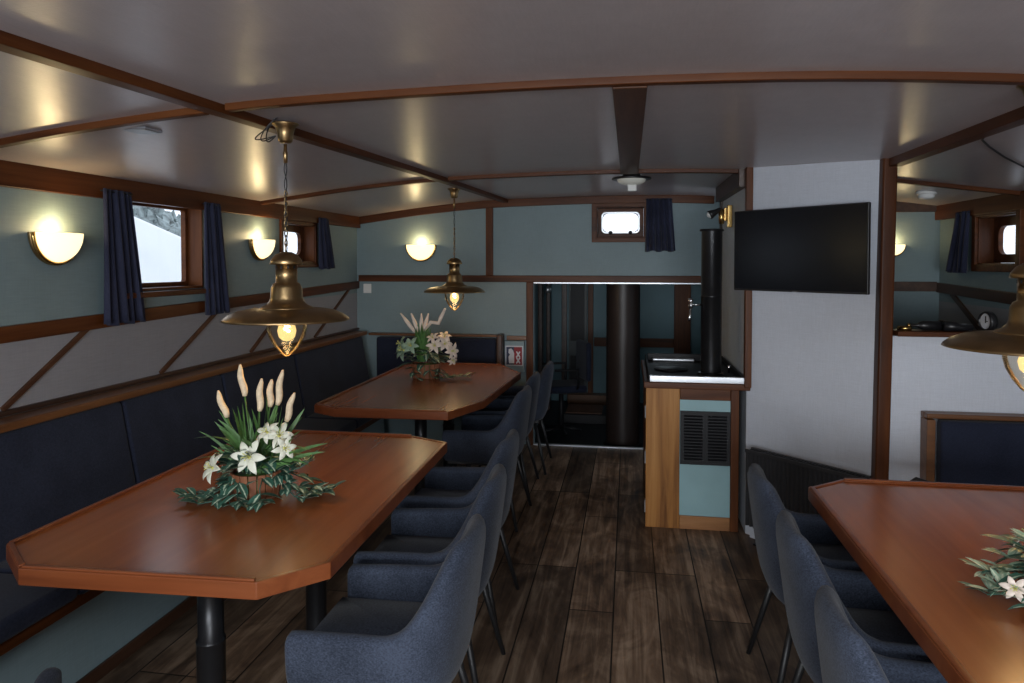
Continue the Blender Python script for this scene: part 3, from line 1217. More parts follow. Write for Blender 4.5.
t = thing('banquette_bench', 'long navy upholstered bench running along the side wall under the windows', 'bench', (XL, 2.5, 0))
def pt(name, f, mat, **k):
    bm = bmesh.new(); f(bm)
    o = obj(name, bm, mat, t, **k)
    o.location = -Vector(t.location)
    return o
pt('base_panel', lambda b_: box(b_, XL + .01, -1.89, -.6, 5.26, 0, .355), M_TEAL)
pt('seat_rail', lambda b_: box(b_, XL + .01, -1.80, -.6, 5.26, .356, .405), M_TRIMY, bevel=.004)
pt('skirting', lambda b_: box(b_, -1.888, -1.875, -.6, 5.26, 0, .05), M_DARKTRIM, bevel=.003)
cy = [-.6, .45, 1.25, 2.02, 2.78, 3.55, 4.40, 5.24]
for a, b2 in zip(cy, cy[1:]):
    pt('seat_cushion', lambda b_: box(b_, -2.18, -1.765, a + .003, b2 - .003, .406, .475), M_SEAT, bevel=.02, seg=3)
for a, b2 in zip(cy, cy[1:] ):
    bm = bmesh.new()
    e0, e1 = a + .003, (b2 if b2 < 5 else 5.62) - .003
    hexa(bm, [(-2.24, e0, .44), (-2.12, e0, .44), (-2.12, e1, .44), (-2.24, e1, .44), (-2.27, e0, .895), (-2.205, e0, .895), (-2.205, e1, .895), (-2.27, e1, .895)])
    o = obj('back_cushion', bm, M_SEAT, t, bevel=.018, seg=3); o.location = -Vector(t.location)
bm = bmesh.new(); box(bm, XL + .021, -2.185, -.6, 5.68, .90, .932)
o = obj('cap_rail', bm, M_CAP, t, bevel=.006); o.location = -Vector(t.location)

t = thing('banquette_bench', 'navy upholstered bench against the forward wall behind the corner table', 'bench', (-1.7, YB, 0))
pt('base_panel', lambda b_: box(b_, -1.885, -1.07, 5.36, YB - .03, 0, .355), M_TEAL)
pt('seat_rail', lambda b_: box(b_, -1.795, -1.065, 5.30, YB - .03, .356, .405), M_TRIM, bevel=.004)
pt('seat_cushion', lambda b_: box(b_, -2.12, -1.07, 5.28, YB - .13, .41, .475), M_SEAT, bevel=.02, seg=3)
for a, b2 in ((-2.10, -1.56), (-1.555, -1.075)):
    pt('back_cushion', lambda b_: box(b_, a, b2, 5.655, YB - .03, .44, .885), M_SEAT, bevel=.018, seg=3)
pt('cap_rail', lambda b_: box(b_, -2.18, -1.06, 5.69, YB - .002, .895, .915), M_CAPX, bevel=.004)
pt('end_panel', lambda b_: box(b_, -1.058, -1.015, 5.60, YB - .03, .41, .925), M_DARKTRIM, bevel=.008)

t = thing('banquette_bench', 'wood-framed navy bench backrest against the pale half wall', 'bench', (1.6, 3.5, 0))
pt('base_panel', lambda b_: box(b_, 1.36, XR - .01, 3.10, 3.50, 0, .36), M_TEAL)
pt('seat_cushion', lambda b_: box(b_, 1.34, XR - .01, 3.04, 3.40, .365, .46), M_SEAT, bevel=.02, seg=3)
pt('back_cushion', lambda b_: box(b_, 1.385, XR - .01, 3.415, 3.475, .46, .795), M_SEAT, bevel=.015, seg=3)
pt('back_frame', lambda b_: (box(b_, 1.335, XR - .01, 3.478, 3.515, .795, .822), box(b_, 1.335, 1.372, 3.44, 3.515, .36, .795), box(b_, 1.335, XR - .01, 3.44, 3.477, .80, .822)), M_CAPX, bevel=.004)
bm = bmesh.new()
tube(bm, [(1.16, 3.2, .46), (1.185, 3.2, .575), (1.20, 3.2, .588), (1.34, 3.2, .545)], .012, 8)
tube(bm, [(1.16, 3.2, .46), (1.34, 3.2, .42)], .012, 8)
o = obj('arm_bracket', bm, M_LEG, t, smooth=True); o.location = -Vector(t.location)

# ------------------------------------------------------------------ stove cabinet
t = thing('stove_cabinet', 'wooden cabinet with teal front panel and black louvred grille carrying the stove top', 'cabinet', (.37, 4.06, 0))
CX0, CX1, CY0, CY1 = .098, .608, 4.06, 4.96
pt('carcass', lambda b_: box(b_, CX0 + .004, CX1, CY0 + .02, CY1, 0, .80), M_TRIMZ)
pt('side_board', lambda b_: box(b_, CX0, CX0 + .188, CY0, CY0 + .019, .0, .80), M_PINE, bevel=.003)
pt('top_rail', lambda b_: box(b_, CX0 + .189, CX1 - .045, CY0, CY0 + .019, .735, .80), M_TRIM, bevel=.003)
pt('stile', lambda b_: box(b_, CX1 - .044, CX1, CY0 - .004, CY0 + .019, 0, .80), M_TRIMZ, bevel=.003)
pt('bottom_rail', lambda b_: box(b_, CX0 + .189, CX1 - .045, CY0, CY0 + .019, 0, .075), M_PINEX, bevel=.003)
pt('front_panel', lambda b_: box(b_, CX0 + .189, CX1 - .045, CY0 + .008, CY0 + .0195, .076, .734), M_TEALP)
pt('worktop_edge', lambda b_: (box(b_, CX0 - .012, .664, CY0 - .03, CY0 - .002, .800, .835), box(b_, CX0 - .012, CX0 + .012, CY0 - .002, CY1, .800, .835)), M_TRIM, bevel=.004)
bm = bmesh.new()
gx0, gx1, gz0, gz1 = CX0 + .191, CX1 - .046, .37, .672
box(bm, gx0, gx1, CY0 - .004, CY0 + .007, gz0, gz1)
gm = (gx0 + gx1) / 2
for (a, b2) in ((gx0 + .02, gm - .015), (gm + .015, gx1 - .02)):
    for k in range(15):
        z = gz0 + .028 + k * .0173
        hexa(bm, [(a, CY0 - .016, z - .002), (b2, CY0 - .016, z - .002), (b2, CY0 - .003, z + .006), (a, CY0 - .003, z + .006),
                  (a, CY0 - .016, z + .001), (b2, CY0 - .016, z + .001), (b2, CY0 - .003, z + .010), (a, CY0 - .003, z + .010)])
o = obj('grille', bm, M_BLACK, t); o.location = -Vector(t.location); g_ = o
bm = bmesh.new(); lathe(bm, [(0, 0), (.007, 0), (.007, .004), (0, .005)], 12)
rot_new(bm, 0, Matrix.Translation((gm + .03, CY0 - .004, gz1 - .03)) @ Matrix.Rotation(R(90), 4, 'X'))
o = obj('grille_screw', bm, M_CHROME, g_, smooth=True)
for z in (.66, .40, .12):
    pt('hinge', lambda b_: (box(b_, CX0 - .004, CX0 + .003, CY0 + .001, CY0 + .03, z - .035, z + .035), tube(b_, [(CX0 - .003, CY0 - .002, z - .035), (CX0 - .003, CY0 - .002, z + .035)], .004, 8)), M_STEEL)

t = thing('stove', 'black stove top with steel front strip set on the wooden cabinet', 'stove', (.37, 4.5, .80))
pt('hob_plate', lambda b_: box(b_, CX0 + .014, .64, CY0 + .0, CY1, .803, .838), M_BLACK, bevel=.004)
pt('steel_strip', lambda b_: box(b_, CX0 + .02, .635, CY0 - .001 - .028, CY0 - .001, .836, .872), M_STEEL, bevel=.003)
pt('side_upstand', lambda b_: box(b_, CX0 + .0145, CX0 + .022, CY0 + .002, CY1, .838, .875), M_BLACK, bevel=.002)
pt('side_upstand', lambda b_: box(b_, .622, .632, CY0 + .002, CY1, .838, .875), M_BLACK, bevel=.002)
pt('rear_upstand', lambda b_: box(b_, CX0 + .03, .60, CY1 - .03, CY1 - .01, .838, .885), M_BLACK, bevel=.003)
pt('steel_hob_ring', lambda b_: box(b_, CX0 + .06, CX0 + .34, CY1 - .10, CY1 - .035, .8385, .862), M_STEEL, bevel=.008)
bm = bmesh.new(); lathe(bm, [(0, .839), (.10, .839), (.105, .845), (.10, .850), (0, .852)], 32, (.26, 4.5))
o = obj('hotplate', bm, M_FLUE, t, smooth=True); o.location = -Vector(t.location)
bm = bmesh.new(); tube(bm, [(.60, 4.42, .839), (.60, 4.42, .87), (.60, 4.42, .885)], [.006, .006, .010], 8)
o = obj('control_knob', bm, M_CHROME, t, smooth=True); o.location = -Vector(t.location)

t = thing('flue_pipe', 'black flue pipe rising from the stove top with a flat cap', 'flue pipe', (.487, 4.36, .84))
bm = bmesh.new()
lathe(bm, [(0, 0), (.075, 0), (.075, .008), (.060, .012), (.060, .46), (.0615, .462), (.0615, .47), (.060, .472), (.060, .855), (0, .855)], 36)
o = obj('pipe', bm, M_FLUE, t, smooth=True, bevel=0)
md = o.modifiers.new('e', 'EDGE_SPLIT'); md.split_angle = R(40)
bm = bmesh.new(); lathe(bm, [(0, .8555), (.070, .8555), (.071, .862), (.066, .868), (0, .87)], 36)
obj('pipe_cap', bm, M_BLACK, t, smooth=True)
bm = bmesh.new()
tube(bm, [(-.058, -.01, .415), (-.115, -.01, .415)], .006, 8)
lathe(bm, [(0, .392), (.012, .394), (.014, .41), (.012, .43), (.017, .436), (.012, .452), (0, .456)], 14, (-.12, -.01))
tube(bm, [(-.12, -.01, .40), (-.125, -.018, .345), (-.132, -.022, .318)], .006, 8)
o = obj('damper_lever', bm, M_CHROME, t, smooth=True); o['label'] = 'chrome lever handle'

# brass spot lamp on the post behind the flue
t = thing('spot_lamp', 'small brass spot lamp with black head above the flue pipe', 'spot lamp', (.62, 4.62, 1.80))
bm = bmesh.new(); box(bm, -.012, .018, -.028, .028, -.07, .07); box(bm, -.03, -.012, -.012, .012, -.03, .055)
obj('bracket', bm, M_BRASSB, t, bevel=.004)
bm = bmesh.new(); lathe(bm, [(0, -.05), (.016, -.045), (.019, 0), (.016, .045), (0, .05)], 16, (-.045, 0))
obj('knuckle', bm, M_BRASSB, t, smooth=True)
bm = bmesh.new(); lathe(bm, [(0, 0), (.014, 0), (.016, .03), (.026, .06), (.03, .078), (.027, .078), (.02, .05), (0, .05)], 20)
rot_new(bm, 0, Matrix.Translation((-.05, 0, .045)) @ Matrix.Rotation(R(-118), 4, 'Y'))
obj('lamp_head', bm, M_BPLAST, t, smooth=True)
bm = bmesh.new(); bmesh.ops.create_uvsphere(bm, u_segments=16, v_segments=10, radius=.021)
rot_new(bm, 0, Matrix.Translation((-.115, 0, .012)))
obj('bulb', bm, M_WPLAST, t, smooth=True)

# ------------------------------------------------------------------ television on the angled partition
ang = math.atan2(PY1 - PY0, PX1 - PX0)
t = thing('television', 'flat black television mounted high on the pale angled partition', 'television', ((PX0 + PX1) / 2 - .069, (PY0 + PY1) / 2 - .029, 1.572), ang)
bm = bmesh.new(); box(bm, -.372, .372, -.008, .012, -.215, .215)
tv = obj('tv_housing', bm, M_BPLAST, t, bevel=.004)
bm = bmesh.new(); box(bm, -.366, .366, -.0095, -.0083, -.205, .209)
obj('tv_screen', bm, M_SCREEN, t)
bm = bmesh.new(); box(bm, -.25, .25, .012, .035, -.16, .12)
obj('tv_rear_box', bm, M_BPLAST, t, bevel=.01)
bm = bmesh.new(); box(bm, -.10, .10, .035, .048, -.08, .08)
obj('wall_mount', bm, M_BLACK, t)
bm = bmesh.new(); box(bm, -.014, .014, -.0115, -.0096, -.214, -.209)
obj('maker_mark', bm, M_CHROME, t)

# ------------------------------------------------------------------ radiator
M_RAD = plain('black_radiator_paint', (.035, .035, .038), .4)
t = thing('radiator', 'black ribbed panel radiator on the floor against the pale angled partition', 'radiator', ((PX0 + PX1) / 2 - .005, (PY0 + PY1) / 2 - .035, .0), ang)
bm = bmesh.new()
rx0, rx1 = -.30, .335
prof = []
nrib = 26
ya = -.095
for k in range(nrib * 4 + 1):
    q = k % 4
    x = rx0 + (rx1 - rx0) * k / (nrib * 4)
    prof.append((x, ya + (.012 if q in (2, 3) else 0)))
back = [(rx1, ya + .025), (rx0, ya + .025)]
prism(bm, prof + back, .10, .50)
obj('front_panel', bm, M_RAD, t)
bm = bmesh.new(); box(bm, rx0, rx1, -.045, -.03, .10, .50)
obj('rear_panel', bm, M_BLACK, t)
bm = bmesh.new()
for k in range(40):
    x = rx0 + .01 + k * (rx1 - rx0 - .02) / 39
    box(bm, x - .003, x + .003, -.0685, -.046, .498, .508)
box(bm, rx0 - .004, rx1 + .004, ya - .003, ya + .003, .495, .512)
box(bm, rx0 - .004, rx1 + .004, -.0455, -.0295, .501, .512)
obj('top_grille', bm, M_RAD, t)
for x in (rx0 + .06, rx1 - .06):
    bm = bmesh.new(); box(bm, x - .015, x + .015, -.06, -.05, 0, .12); box(bm, x - .02, x + .02, -.08, -.035, 0, .01)
    obj('foot', bm, M_BLACK, t)
bm = bmesh.new(); tube(bm, [(rx1 + .002, -.06, .47), (rx1 + .035, -.06, .47), (rx1 + .05, -.06, .47)], [.009, .009, .013], 12)
obj('bleed_valve', bm, M_BRASSB, t, smooth=True)

# ------------------------------------------------------------------ small fittings
# round ceiling lamp
t = thing('ceiling_lamp', 'small round ceiling lamp with dark rim beyond the end of the centre beam', 'ceiling lamp', (.012, 4.28, zc(0, 4.28)))
bm = bmesh.new(); lathe(bm, [(0, 0), (.05, 0), (.055, -.02), (.115, -.028), (.118, -.036), (.11, -.04), (.08, -.038), (0, -.03)], 36)
obj('rim', bm, M_BPLAST, t, smooth=True)
bm = bmesh.new(); lathe(bm, [(.085, -.038), (.078, -.055), (.05, -.068), (0, -.074)], 32)
d_ = obj('dome', bm, M_DOME, t, smooth=True)
bm = bmesh.new(); box(bm, -.022, .03, -.02, .02, -.108, -.070)
obj('switch_box', bm, M_WPLAST, t, bevel=.004)
# smoke detector in the galley
t = thing('smoke_detector', 'white smoke detector on the galley ceiling', 'smoke detector', (1.73, 4.52, zc(1.73, 4.52) + .006))
bm = bmesh.new(); lathe(bm, [(0, 0), (.055, 0), (.055, -.016), (.048, -.022), (0, -.022)], 28)
obj('base', bm, M_WPLAST, t, smooth=True)
bm = bmesh.new(); lathe(bm, [(.044, -.022), (.043, -.036), (.034, -.046), (0, -.05)], 28)
obj('sensor_head', bm, M_WPLAST, t, smooth=True)
# ceiling vent
t = thing('ceiling_vent', 'small flat square vent on the ceiling panel above the side windows', 'vent', (-1.66, 2.20, zc(-1.66, 2.2) - .001), 0)
bm = bmesh.new(); box(bm, -.05, .05, -.045, .045, -.003, .006)
o = obj('vent_frame', bm, M_GREY, t, bevel=.003)
bm = bmesh.new()
for k in range(6):
    box(bm, -.04, .04, -.038 + k * .014, -.031 + k * .014, -.006, -.0032)
obj('louvres', bm, M_STEEL, t)
# wire along the deck head on the television side
bm = bmesh.new()
tube(bm, [(1.245, 2.74, zc(1.245, 2.7) - .005), (1.30, 2.90, zc(1.30, 2.8) - .005), (1.38, 3.02, zc(1.38, 3) - .005), (1.52, 3.20, zc(1.52, 3.1) - .005), (1.72, 3.42, zc(1.72, 3.3) - .005), (2.0, 3.60, zc(2.0, 3.5) - .005)], .004, 6)
tag(obj('cable', bm, M_BPLAST, smooth=True), 'thin dark cable curving across the ceiling beside the long beam', 'cable')
# light switch by the corner
t = thing('light_switch', 'small white switch plate on the forward wall beside the bench corner', 'switch', (-2.215, YB, 1.29))
bm = bmesh.new(); box(bm, -.035, .035, -.012, -.001, -.04, .04)
obj('plate', bm, M_WPLAST, t, bevel=.004)
bm = bmesh.new(); box(bm, -.014, .014, -.016, -.0122, -.02, .02)
obj('rocker', bm, M_WPLAST, t, bevel=.002)

# framed sign below the doorpost
M_NAVY = plain('sign_navy', (.03, .04, .09), .6)
M_RED = plain('sign_red', (.28, .02, .03), .6)
M_PALE = plain('sign_white', (.65, .66, .70), .6)
M_BOX = plain('pale_blue_box', (.25, .33, .36), .6)
t = thing('wall_sign', 'small red, white and navy framed sign beside the dark doorway', 'sign', (-.925, YB, .745))
bm = bmesh.new(); box(bm, -.085, .078, -.06, -.001, -.135, .12)
obj('backing_box', bm, M_BOX, t, bevel=.004)
bm = bmesh.new(); box(bm, -.078, .070, -.068, -.0602, -.083, .083)
obj('frame', bm, M_PALE, t, bevel=.002)
bm = bmesh.new(); box(bm, -.068, -.004, -.071, -.0683, -.073, .073)
pn = obj('navy_field', bm, M_NAVY, t)
bm = bmesh.new(); box(bm, -.004, .062, -.071, -.0683, -.073, .073)
pr2 = obj('red_field', bm, M_RED, t)


def flat(bm, pts, y0, y1):
    a = [bm.verts.new((x, y0, z)) for x, z in pts]
    c = [bm.verts.new((x, y1, z)) for x, z in pts]
    bm.faces.new(a); bm.faces.new(c[::-1])
    for i in range(len(pts)):
        j = (i + 1) % len(pts)
        bm.faces.new((a[i], c[i], c[j], a[j]))


bm = bmesh.new(); flat(bm, [(-.048, .055), (-.028, .062), (-.012, .045), (-.003, .02), (-.002, -.06), (-.045, -.062), (-.05, -.01), (-.038, .012), (-.05, .025)], -.0722, -.0712)
obj('white_figure', bm, M_PALE, pn)
for s_ in (0, 1):
    bm = bmesh.new()
    z0 = .012 - .05 * s_
    flat(bm, [(.012, z0 + .024), (.022, z0 + .026), (.030, z0 + .012), (.04, z0 + .026), (.05, z0 + .022), (.038, z0), (.05, z0 - .02), (.042, z0 - .026), (.031, z0 - .012), (.02, z0 - .026), (.011, z0 - .02), (.024, z0)], -.0722, -.0712)
    obj('white_figure', bm, M_PALE, pr2)

# items on the half-wall ledge
t = thing('ledge_clock', 'round black-rimmed gauge with pale face standing on the galley ledge', 'gauge', (1.63, 3.555, 1.19 + .046))
bm = bmesh.new()
lathe(bm, [(0, -.02), (.04, -.02), (.046, -.01), (.046, .012), (.040, .018), (.036, .014), (.036, .008), (0, .008)], 32)
rot_new(bm, 0, Matrix.Rotation(R(-78), 4, 'Z') @ Matrix.Rotation(R(90), 4, 'X') )
obj('rim', bm, M_BPLAST, t, smooth=True)
bm = bmesh.new(); lathe(bm, [(.036, .009), (0, .0095)], 32)
rot_new(bm, 0, Matrix.Rotation(R(-78), 4, 'Z') @ Matrix.Rotation(R(90), 4, 'X'))
obj('dial', bm, M_PALE, t)
bm = bmesh.new(); box(bm, -.003, .003, -.008, .024, .0096, .0108); box(bm, -.002, .014, -.002, .002, .0096, .0108)
rot_new(bm, 0, Matrix.Rotation(R(-78), 4, 'Z') @ Matrix.Rotation(R(90), 4, 'X'))
obj('hands', bm, M_BPLAST, t)
t = thing('binoculars', 'dark binoculars lying on the galley ledge beside the round gauge', 'binoculars', (1.505, 3.555, 1.19))
for dy in (-.022, .026):
    bm = bmesh.new()
    tube(bm, [(-.07, dy, .024), (-.02, dy, .022), (.0, dy, .018), (.05, dy, .018)], [.024, .021, .017, .014], 16)
    obj('barrel', bm, M_BPLAST, t, smooth=True)
bm = bmesh.new(); tube(bm, [(-.03, -.02, .028), (-.03, .024, .028)], .007, 10)
obj('hinge', bm, M_BLACK, t, smooth=True)
bm = bmesh.new(); lathe(bm, [(0, 0), (.03, 0), (.032, .01), (.03, .018), (.026, .018), (.024, .004), (0, .004)], 24)
o = tag(obj('ashtray', bm, M_BRASSB, smooth=True), 'small brass dish on the ledge right beside the wooden corner post', 'dish'); o.location = (1.275, 3.555, 1.19)
t = thing('bottle', 'dark bottle lying on the galley ledge between dish and binoculars', 'bottle', (1.375, 3.555, 1.213))
bm = bmesh.new(); tube(bm, [(.05, 0, 0), (-.02, 0, 0), (-.035, 0, 0), (-.045, 0, 0), (-.075, 0, 0)], [.022, .022, .016, .008, .008], 16)
obj('glass_body', bm, M_BPLAST, t, smooth=True)
bm = bmesh.new(); tube(bm, [(-.0755, 0, 0), (-.088, 0, 0)], .009, 12)
obj('cap', bm, M_BRASSB, t, smooth=True)


# ------------------------------------------------------------------ flower arrangements
def leaf(bm, uvl, base, dirv, up, L, Wd, droop=.25, n=5, fold=.18):
    """pointed leaf along dirv, folded at the midrib"""
    dirv = Vector(dirv).normalized()
    side = dirv.cross(Vector(up))
    if side.length < 1e-4:
        side = dirv.orthogonal()
    side.normalize()
    nrm = side.cross(dirv).normalized()
    rows = []
    for i in range(n + 1):
        q = i / n
        wq = Wd * math.sin(PI * min(1, q * .92 + .06)) ** .8 * (1 if q < 1 else 0)
        c = Vector(base) + dirv * (L * q) - Vector((0, 0, 1)) * (droop * L * q * q)
        rows.append((bm.verts.new(c - side * wq / 2 + nrm * fold * wq), bm.verts.new(c), bm.verts.new(c + side * wq / 2 + nrm * fold * wq), q))
    for a, b_ in zip(rows, rows[1:]):
        for k, (u0, u1) in enumerate(((0, .5), (.5, 1))):
            f = bm.faces.new((a[k], a[k + 1], b_[k + 1], b_[k]))
            for lp, uvv in zip(f.loops, ((u0, a[3]), (u1, a[3]), (u1, b_[3]), (u0, b_[3]))):
                lp[uvl].uv = uvv


def lily(parent, loc, facing, size, mat, seed):
    rnd = random.Random(seed)
    f = Vector(facing).normalized()
    q = f.to_track_quat('Z', 'Y').to_matrix().to_4x4()
    bm = bmesh.new()
    for k in range(6):
        a = 2 * PI * k / 6 + rnd.uniform(-.1, .1)
        rows = []
        L = size * (1 if k % 2 else .9)
        for i in range(7):
            s = i / 6
            r = L * s
            z = size * (.35 * s - .28 * s * s * s)
            wd = size * .42 * math.sin(PI * min(1, s * .85 + .12)) * (1 if i < 6 else .05)
            ca, sa = math.cos(a), math.sin(a)
            c = Vector((r * ca, r * sa, z))
            sd = Vector((-sa, ca, 0)) * wd / 2
            e = Vector((0, 0, wd * .22))
            rows.append([bm.verts.new(c - sd + e), bm.verts.new(c), bm.verts.new(c + sd + e)])
        for r0, r1 in zip(rows, rows[1:]):
            for j in (0, 1):
                bm.faces.new((r0[j], r0[j + 1], r1[j + 1], r1[j]))
    rot_new(bm, 0, Matrix.Translation(loc) @ q)
    o = obj('lily', bm, mat, parent, smooth=True, solid=.0012, fix=False)
    bm = bmesh.new()
    for k in range(6):
        a = 2 * PI * k / 6 + .4
        tube(bm, [(0, 0, 0), (.08 * size * math.cos(a), .08 * size * math.sin(a), size * .3), (.22 * size * math.cos(a), .22 * size * math.sin(a), size * .48)], [size * .018, size * .014, size * .03], 5)
    bmesh.ops.create_icosphere(bm, subdivisions=2, radius=size * .11)
    rot_new(bm, 0, Matrix.Translation(Vector(loc) + f * size * .04) @ q)
    obj('stamens', bm, M_YEL, o, smooth=True)
    return o


def planter_round(t, r0, r1, h, sy=1.0):
    bm = bmesh.new()
    n = 18
    for k in range(n):
        a0, a1 = 2 * PI * (k + .06) / n, 2 * PI * (k + .94) / n
        pts = []
        for (r, z) in ((r0, 0), (r1, h)):
            for a, rr in ((a0, r), (a1, r), (a1, r - .009), (a0, r - .009)):
                pts.append((rr * math.cos(a), rr * math.sin(a) * sy, z))
        hexa(bm, [pts[0], pts[1], pts[2], pts[3], pts[4], pts[5], pts[6], pts[7]])
    obj('planter', bm, M_POT, t, bevel=.002)
    bm = bmesh.new()
    lathe(bm, [(0, .004), (r0 - .010, .004), (r1 - .011, h - .012), (0, h - .008)], 24)
    rot_new(bm, 0, Matrix.Diagonal((1, sy, 1, 1)))
    obj('moss_filling', bm, M_GRASS, t, smooth=True)


def clampz(bm, z=.003):
    for v in bm.verts:
        if v.co.z < z:
            v.co.z = z


def spray(bm, uvl, pts, L, Wd, rnd, per=2, z0=.006):
    """a trailing stem with leaves to both sides"""
    for i, p in enumerate(pts[:-1]):
        p, q = Vector(p), Vector(pts[i + 1])
        d = (q - p).normalized()
        for s in (-1, 1):
            sd = d.cross(Vector((0, 0, 1))) * s
            if sd.length < .1:
                sd = Vector((s, .2, 0))
            dr = d * rnd.uniform(.5, 1.0) + sd.normalized() * rnd.uniform(.5, 1) + Vector((0, 0, rnd.uniform(.15, .55)))
            leaf(bm, uvl, p.lerp(q, rnd.random() * .6), dr, (0, 0, 1), L * rnd.uniform(.75, 1.15), Wd * rnd.uniform(.8, 1.15), rnd.uniform(.1, .3))
    d = Vector(pts[-1]) - Vector(pts[-2])
    leaf(bm, uvl, pts[-1], d + Vector((0, 0, .02)), (0, 0, 1), L, Wd, .1)


def stemtube(bm, pts, r=.0018):
    tube(bm, pts, r, 5)


# --- first arrangement: cattail spikes, lilies, variegated ivy in a wooden tub
t = thing('flower_arrangement', 'flower arrangement with tall cream spikes and a big white lily in a wooden tub', 'flower arrangement', (-1.195, 2.115, .7455))
FA = t
planter_round(t, .072, .082, .085)
rnd = random.Random(11)
sp_ = [(-.115, .02, .235, -.09, .095), (-.045, .01, .31, -.04, .105), (.012, .0, .265, .02, .105), (.035, .025, .275, .03, .09), (.07, .01, .285, .05, .115), (.105, .0, .235, .085, .095)]
bmS = bmesh.new()
for i, (x, y, z, dx, L) in enumerate(sp_):
    base = Vector((x, y, z + .012))
    d = Vector((dx * .9 - .01, .01 * (i % 3 - 1), .25)).normalized()
    stemtube(bmS, [(x * .15, y * .3, .07), (x * .6, y * .7, .07 + (z - .09) * .55), tuple(base)], .0028)
    bm = bmesh.new()
    nn = 8
    pts = [tuple(base + d * L * k / nn + Vector((.003 * math.sin(k), 0, 0))) for k in range(nn + 1)]
    tube(bm, pts, [.007, .010, .011, .011, .0105, .010, .009, .007, .003], 12)
    obj('flower_spike', bm, M_SPIKE, t, smooth=True)
obj('spike_stems', bmS, M_GRASS, t, smooth=True)
# grass blades
bm = bmesh.new()
uvl = bm.loops.layers.uv.new()
for k in range(80):
    a = rnd.uniform(0, 2 * PI)
    tilt = rnd.uniform(.05, 1.05)
    L = rnd.uniform(.14, .29)
    d = Vector((math.cos(a) * math.sin(tilt), math.sin(a) * math.sin(tilt) * .6, math.cos(tilt)))
    leaf(bm, uvl, (rnd.uniform(-.04, .05), rnd.uniform(-.03, .03), .08), d, (-d.y + .2, d.x, .1), L, rnd.uniform(.008, .016), .12 + .3 * tilt * rnd.random(), 7, .1)
for (x, z, dx) in ((-.03, .10, -.28), (-.02, .09, -.22), (.03, .12, .26), (.02, .14, .24), (-.03, .15, -.2)):
    leaf(bm, uvl, (x, 0, z), (dx, -.03, .12), (0, 0, 1), .21, .016, .35, 8, .1)
clampz(bm)
obj('grass_blades', bm, M_GRASS, t, smooth=True, fix=False)
# foliage
bm = bmesh.new()
uvl = bm.loops.layers.uv.new()
for k in range(64):
    a = rnd.uniform(0, 2 * PI)
    rr = rnd.uniform(.02, .085)
    el = rnd.uniform(.05, .9)
    d = Vector((math.cos(a), math.sin(a) * .9, el))
    leaf(bm, uvl, (rr * math.cos(a), rr * math.sin(a), rnd.uniform(.085, .15)), d, (0, 0, 1), rnd.uniform(.06, .10), rnd.uniform(.032, .05), rnd.uniform(.1, .6))
stem_sets = [
    [(-.06, -.04, .07), (-.09, -.07, .035), (-.12, -.085, .014), (-.15, -.095, .010), (-.18, -.10, .010)],
    [(-.05, -.05, .07), (-.075, -.085, .03), (-.085, -.11, .012), (-.12, -.135, .010)],
    [(-.02, -.06, .08), (-.01, -.10, .045), (0, -.115, .015), (.03, -.13, .012), (.06, -.135, .012)],
    [(-.03, -.05, .07), (-.04, -.1, .03), (-.02, -.125, .012), (.0, -.14, .01)],
    [(.05, -.05, .08), (.06, -.09, .05), (.07, -.1, .02), (.09, -.115, .012)],
    [(.06, -.02, .08), (.10, -.02, .05), (.14, -.015, .03), (.18, -.01, .022), (.22, .0, .020), (.25, .01, .024)],
    [(.06, .0, .08), (.11, -.02, .04), (.15, -.04, .018), (.19, -.05, .014)],
    [(.05, .02, .09), (.10, .03, .075), (.13, .04, .085), (.155, .05, .10)],
    [(.07, .02, .08), (.12, .02, .03), (.16, .02, .014), (.20, .03, .012)],
    [(.04, .05, .09), (.08, .09, .05), (.12, .12, .02)],
    [(-.06, .03, .09), (-.10, .05, .06), (-.13, .06, .03)],
]
for s_ in stem_sets:
    spray(bm, uvl, s_, .060, .032, rnd)
    if abs(s_[-1][0]) > .1:
        spray(bm, uvl, [(x * 1.04, y * .9, z + .008) for x, y, z in s_], .052, .026, rnd)
    stemtube(bm, s_)
n_green = len(bm.faces)
for p in [(.25, .01, .026), (.155, .05, .10), (.19, -.05, .016), (.14, .02, .1), (-.17, -.1, .012), (.23, -.01, .03), (-.1, -.08, .03), (-.06, -.09, .1), (-.075, -.07, .09)]:
    for k in range(5):
        a = rnd.uniform(0, 2 * PI)
        leaf(bm, uvl, p, (math.cos(a), math.sin(a), rnd.uniform(.2, .9)), (0, 0, 1), .032, .012, .1)
bm.faces.ensure_lookup_table()
for f in bm.faces[n_green:]:
    f.material_index = 1
clampz(bm)
obj('foliage', bm, [M_LEAF, M_LEAFP], t, smooth=True, fix=False)
lily(t, (.025, -.085, .150), (.12, -1, .35), .062, M_PETAL, 1)
lily(t, (-.105, -.075, .105), (-.5, -.8, .5), .055, M_PETAL, 2)
lily(t, (.095, -.03, .205), (.5, -.7, .55), .052, M_PETAL, 3)
lily(t, (.06, -.035, .215), (-.2, -.8, .7), .045, M_PETAL, 4)
lily(t, (.125, -.055, .175), (.7, -.6, .1), .045, M_PETAL, 5)

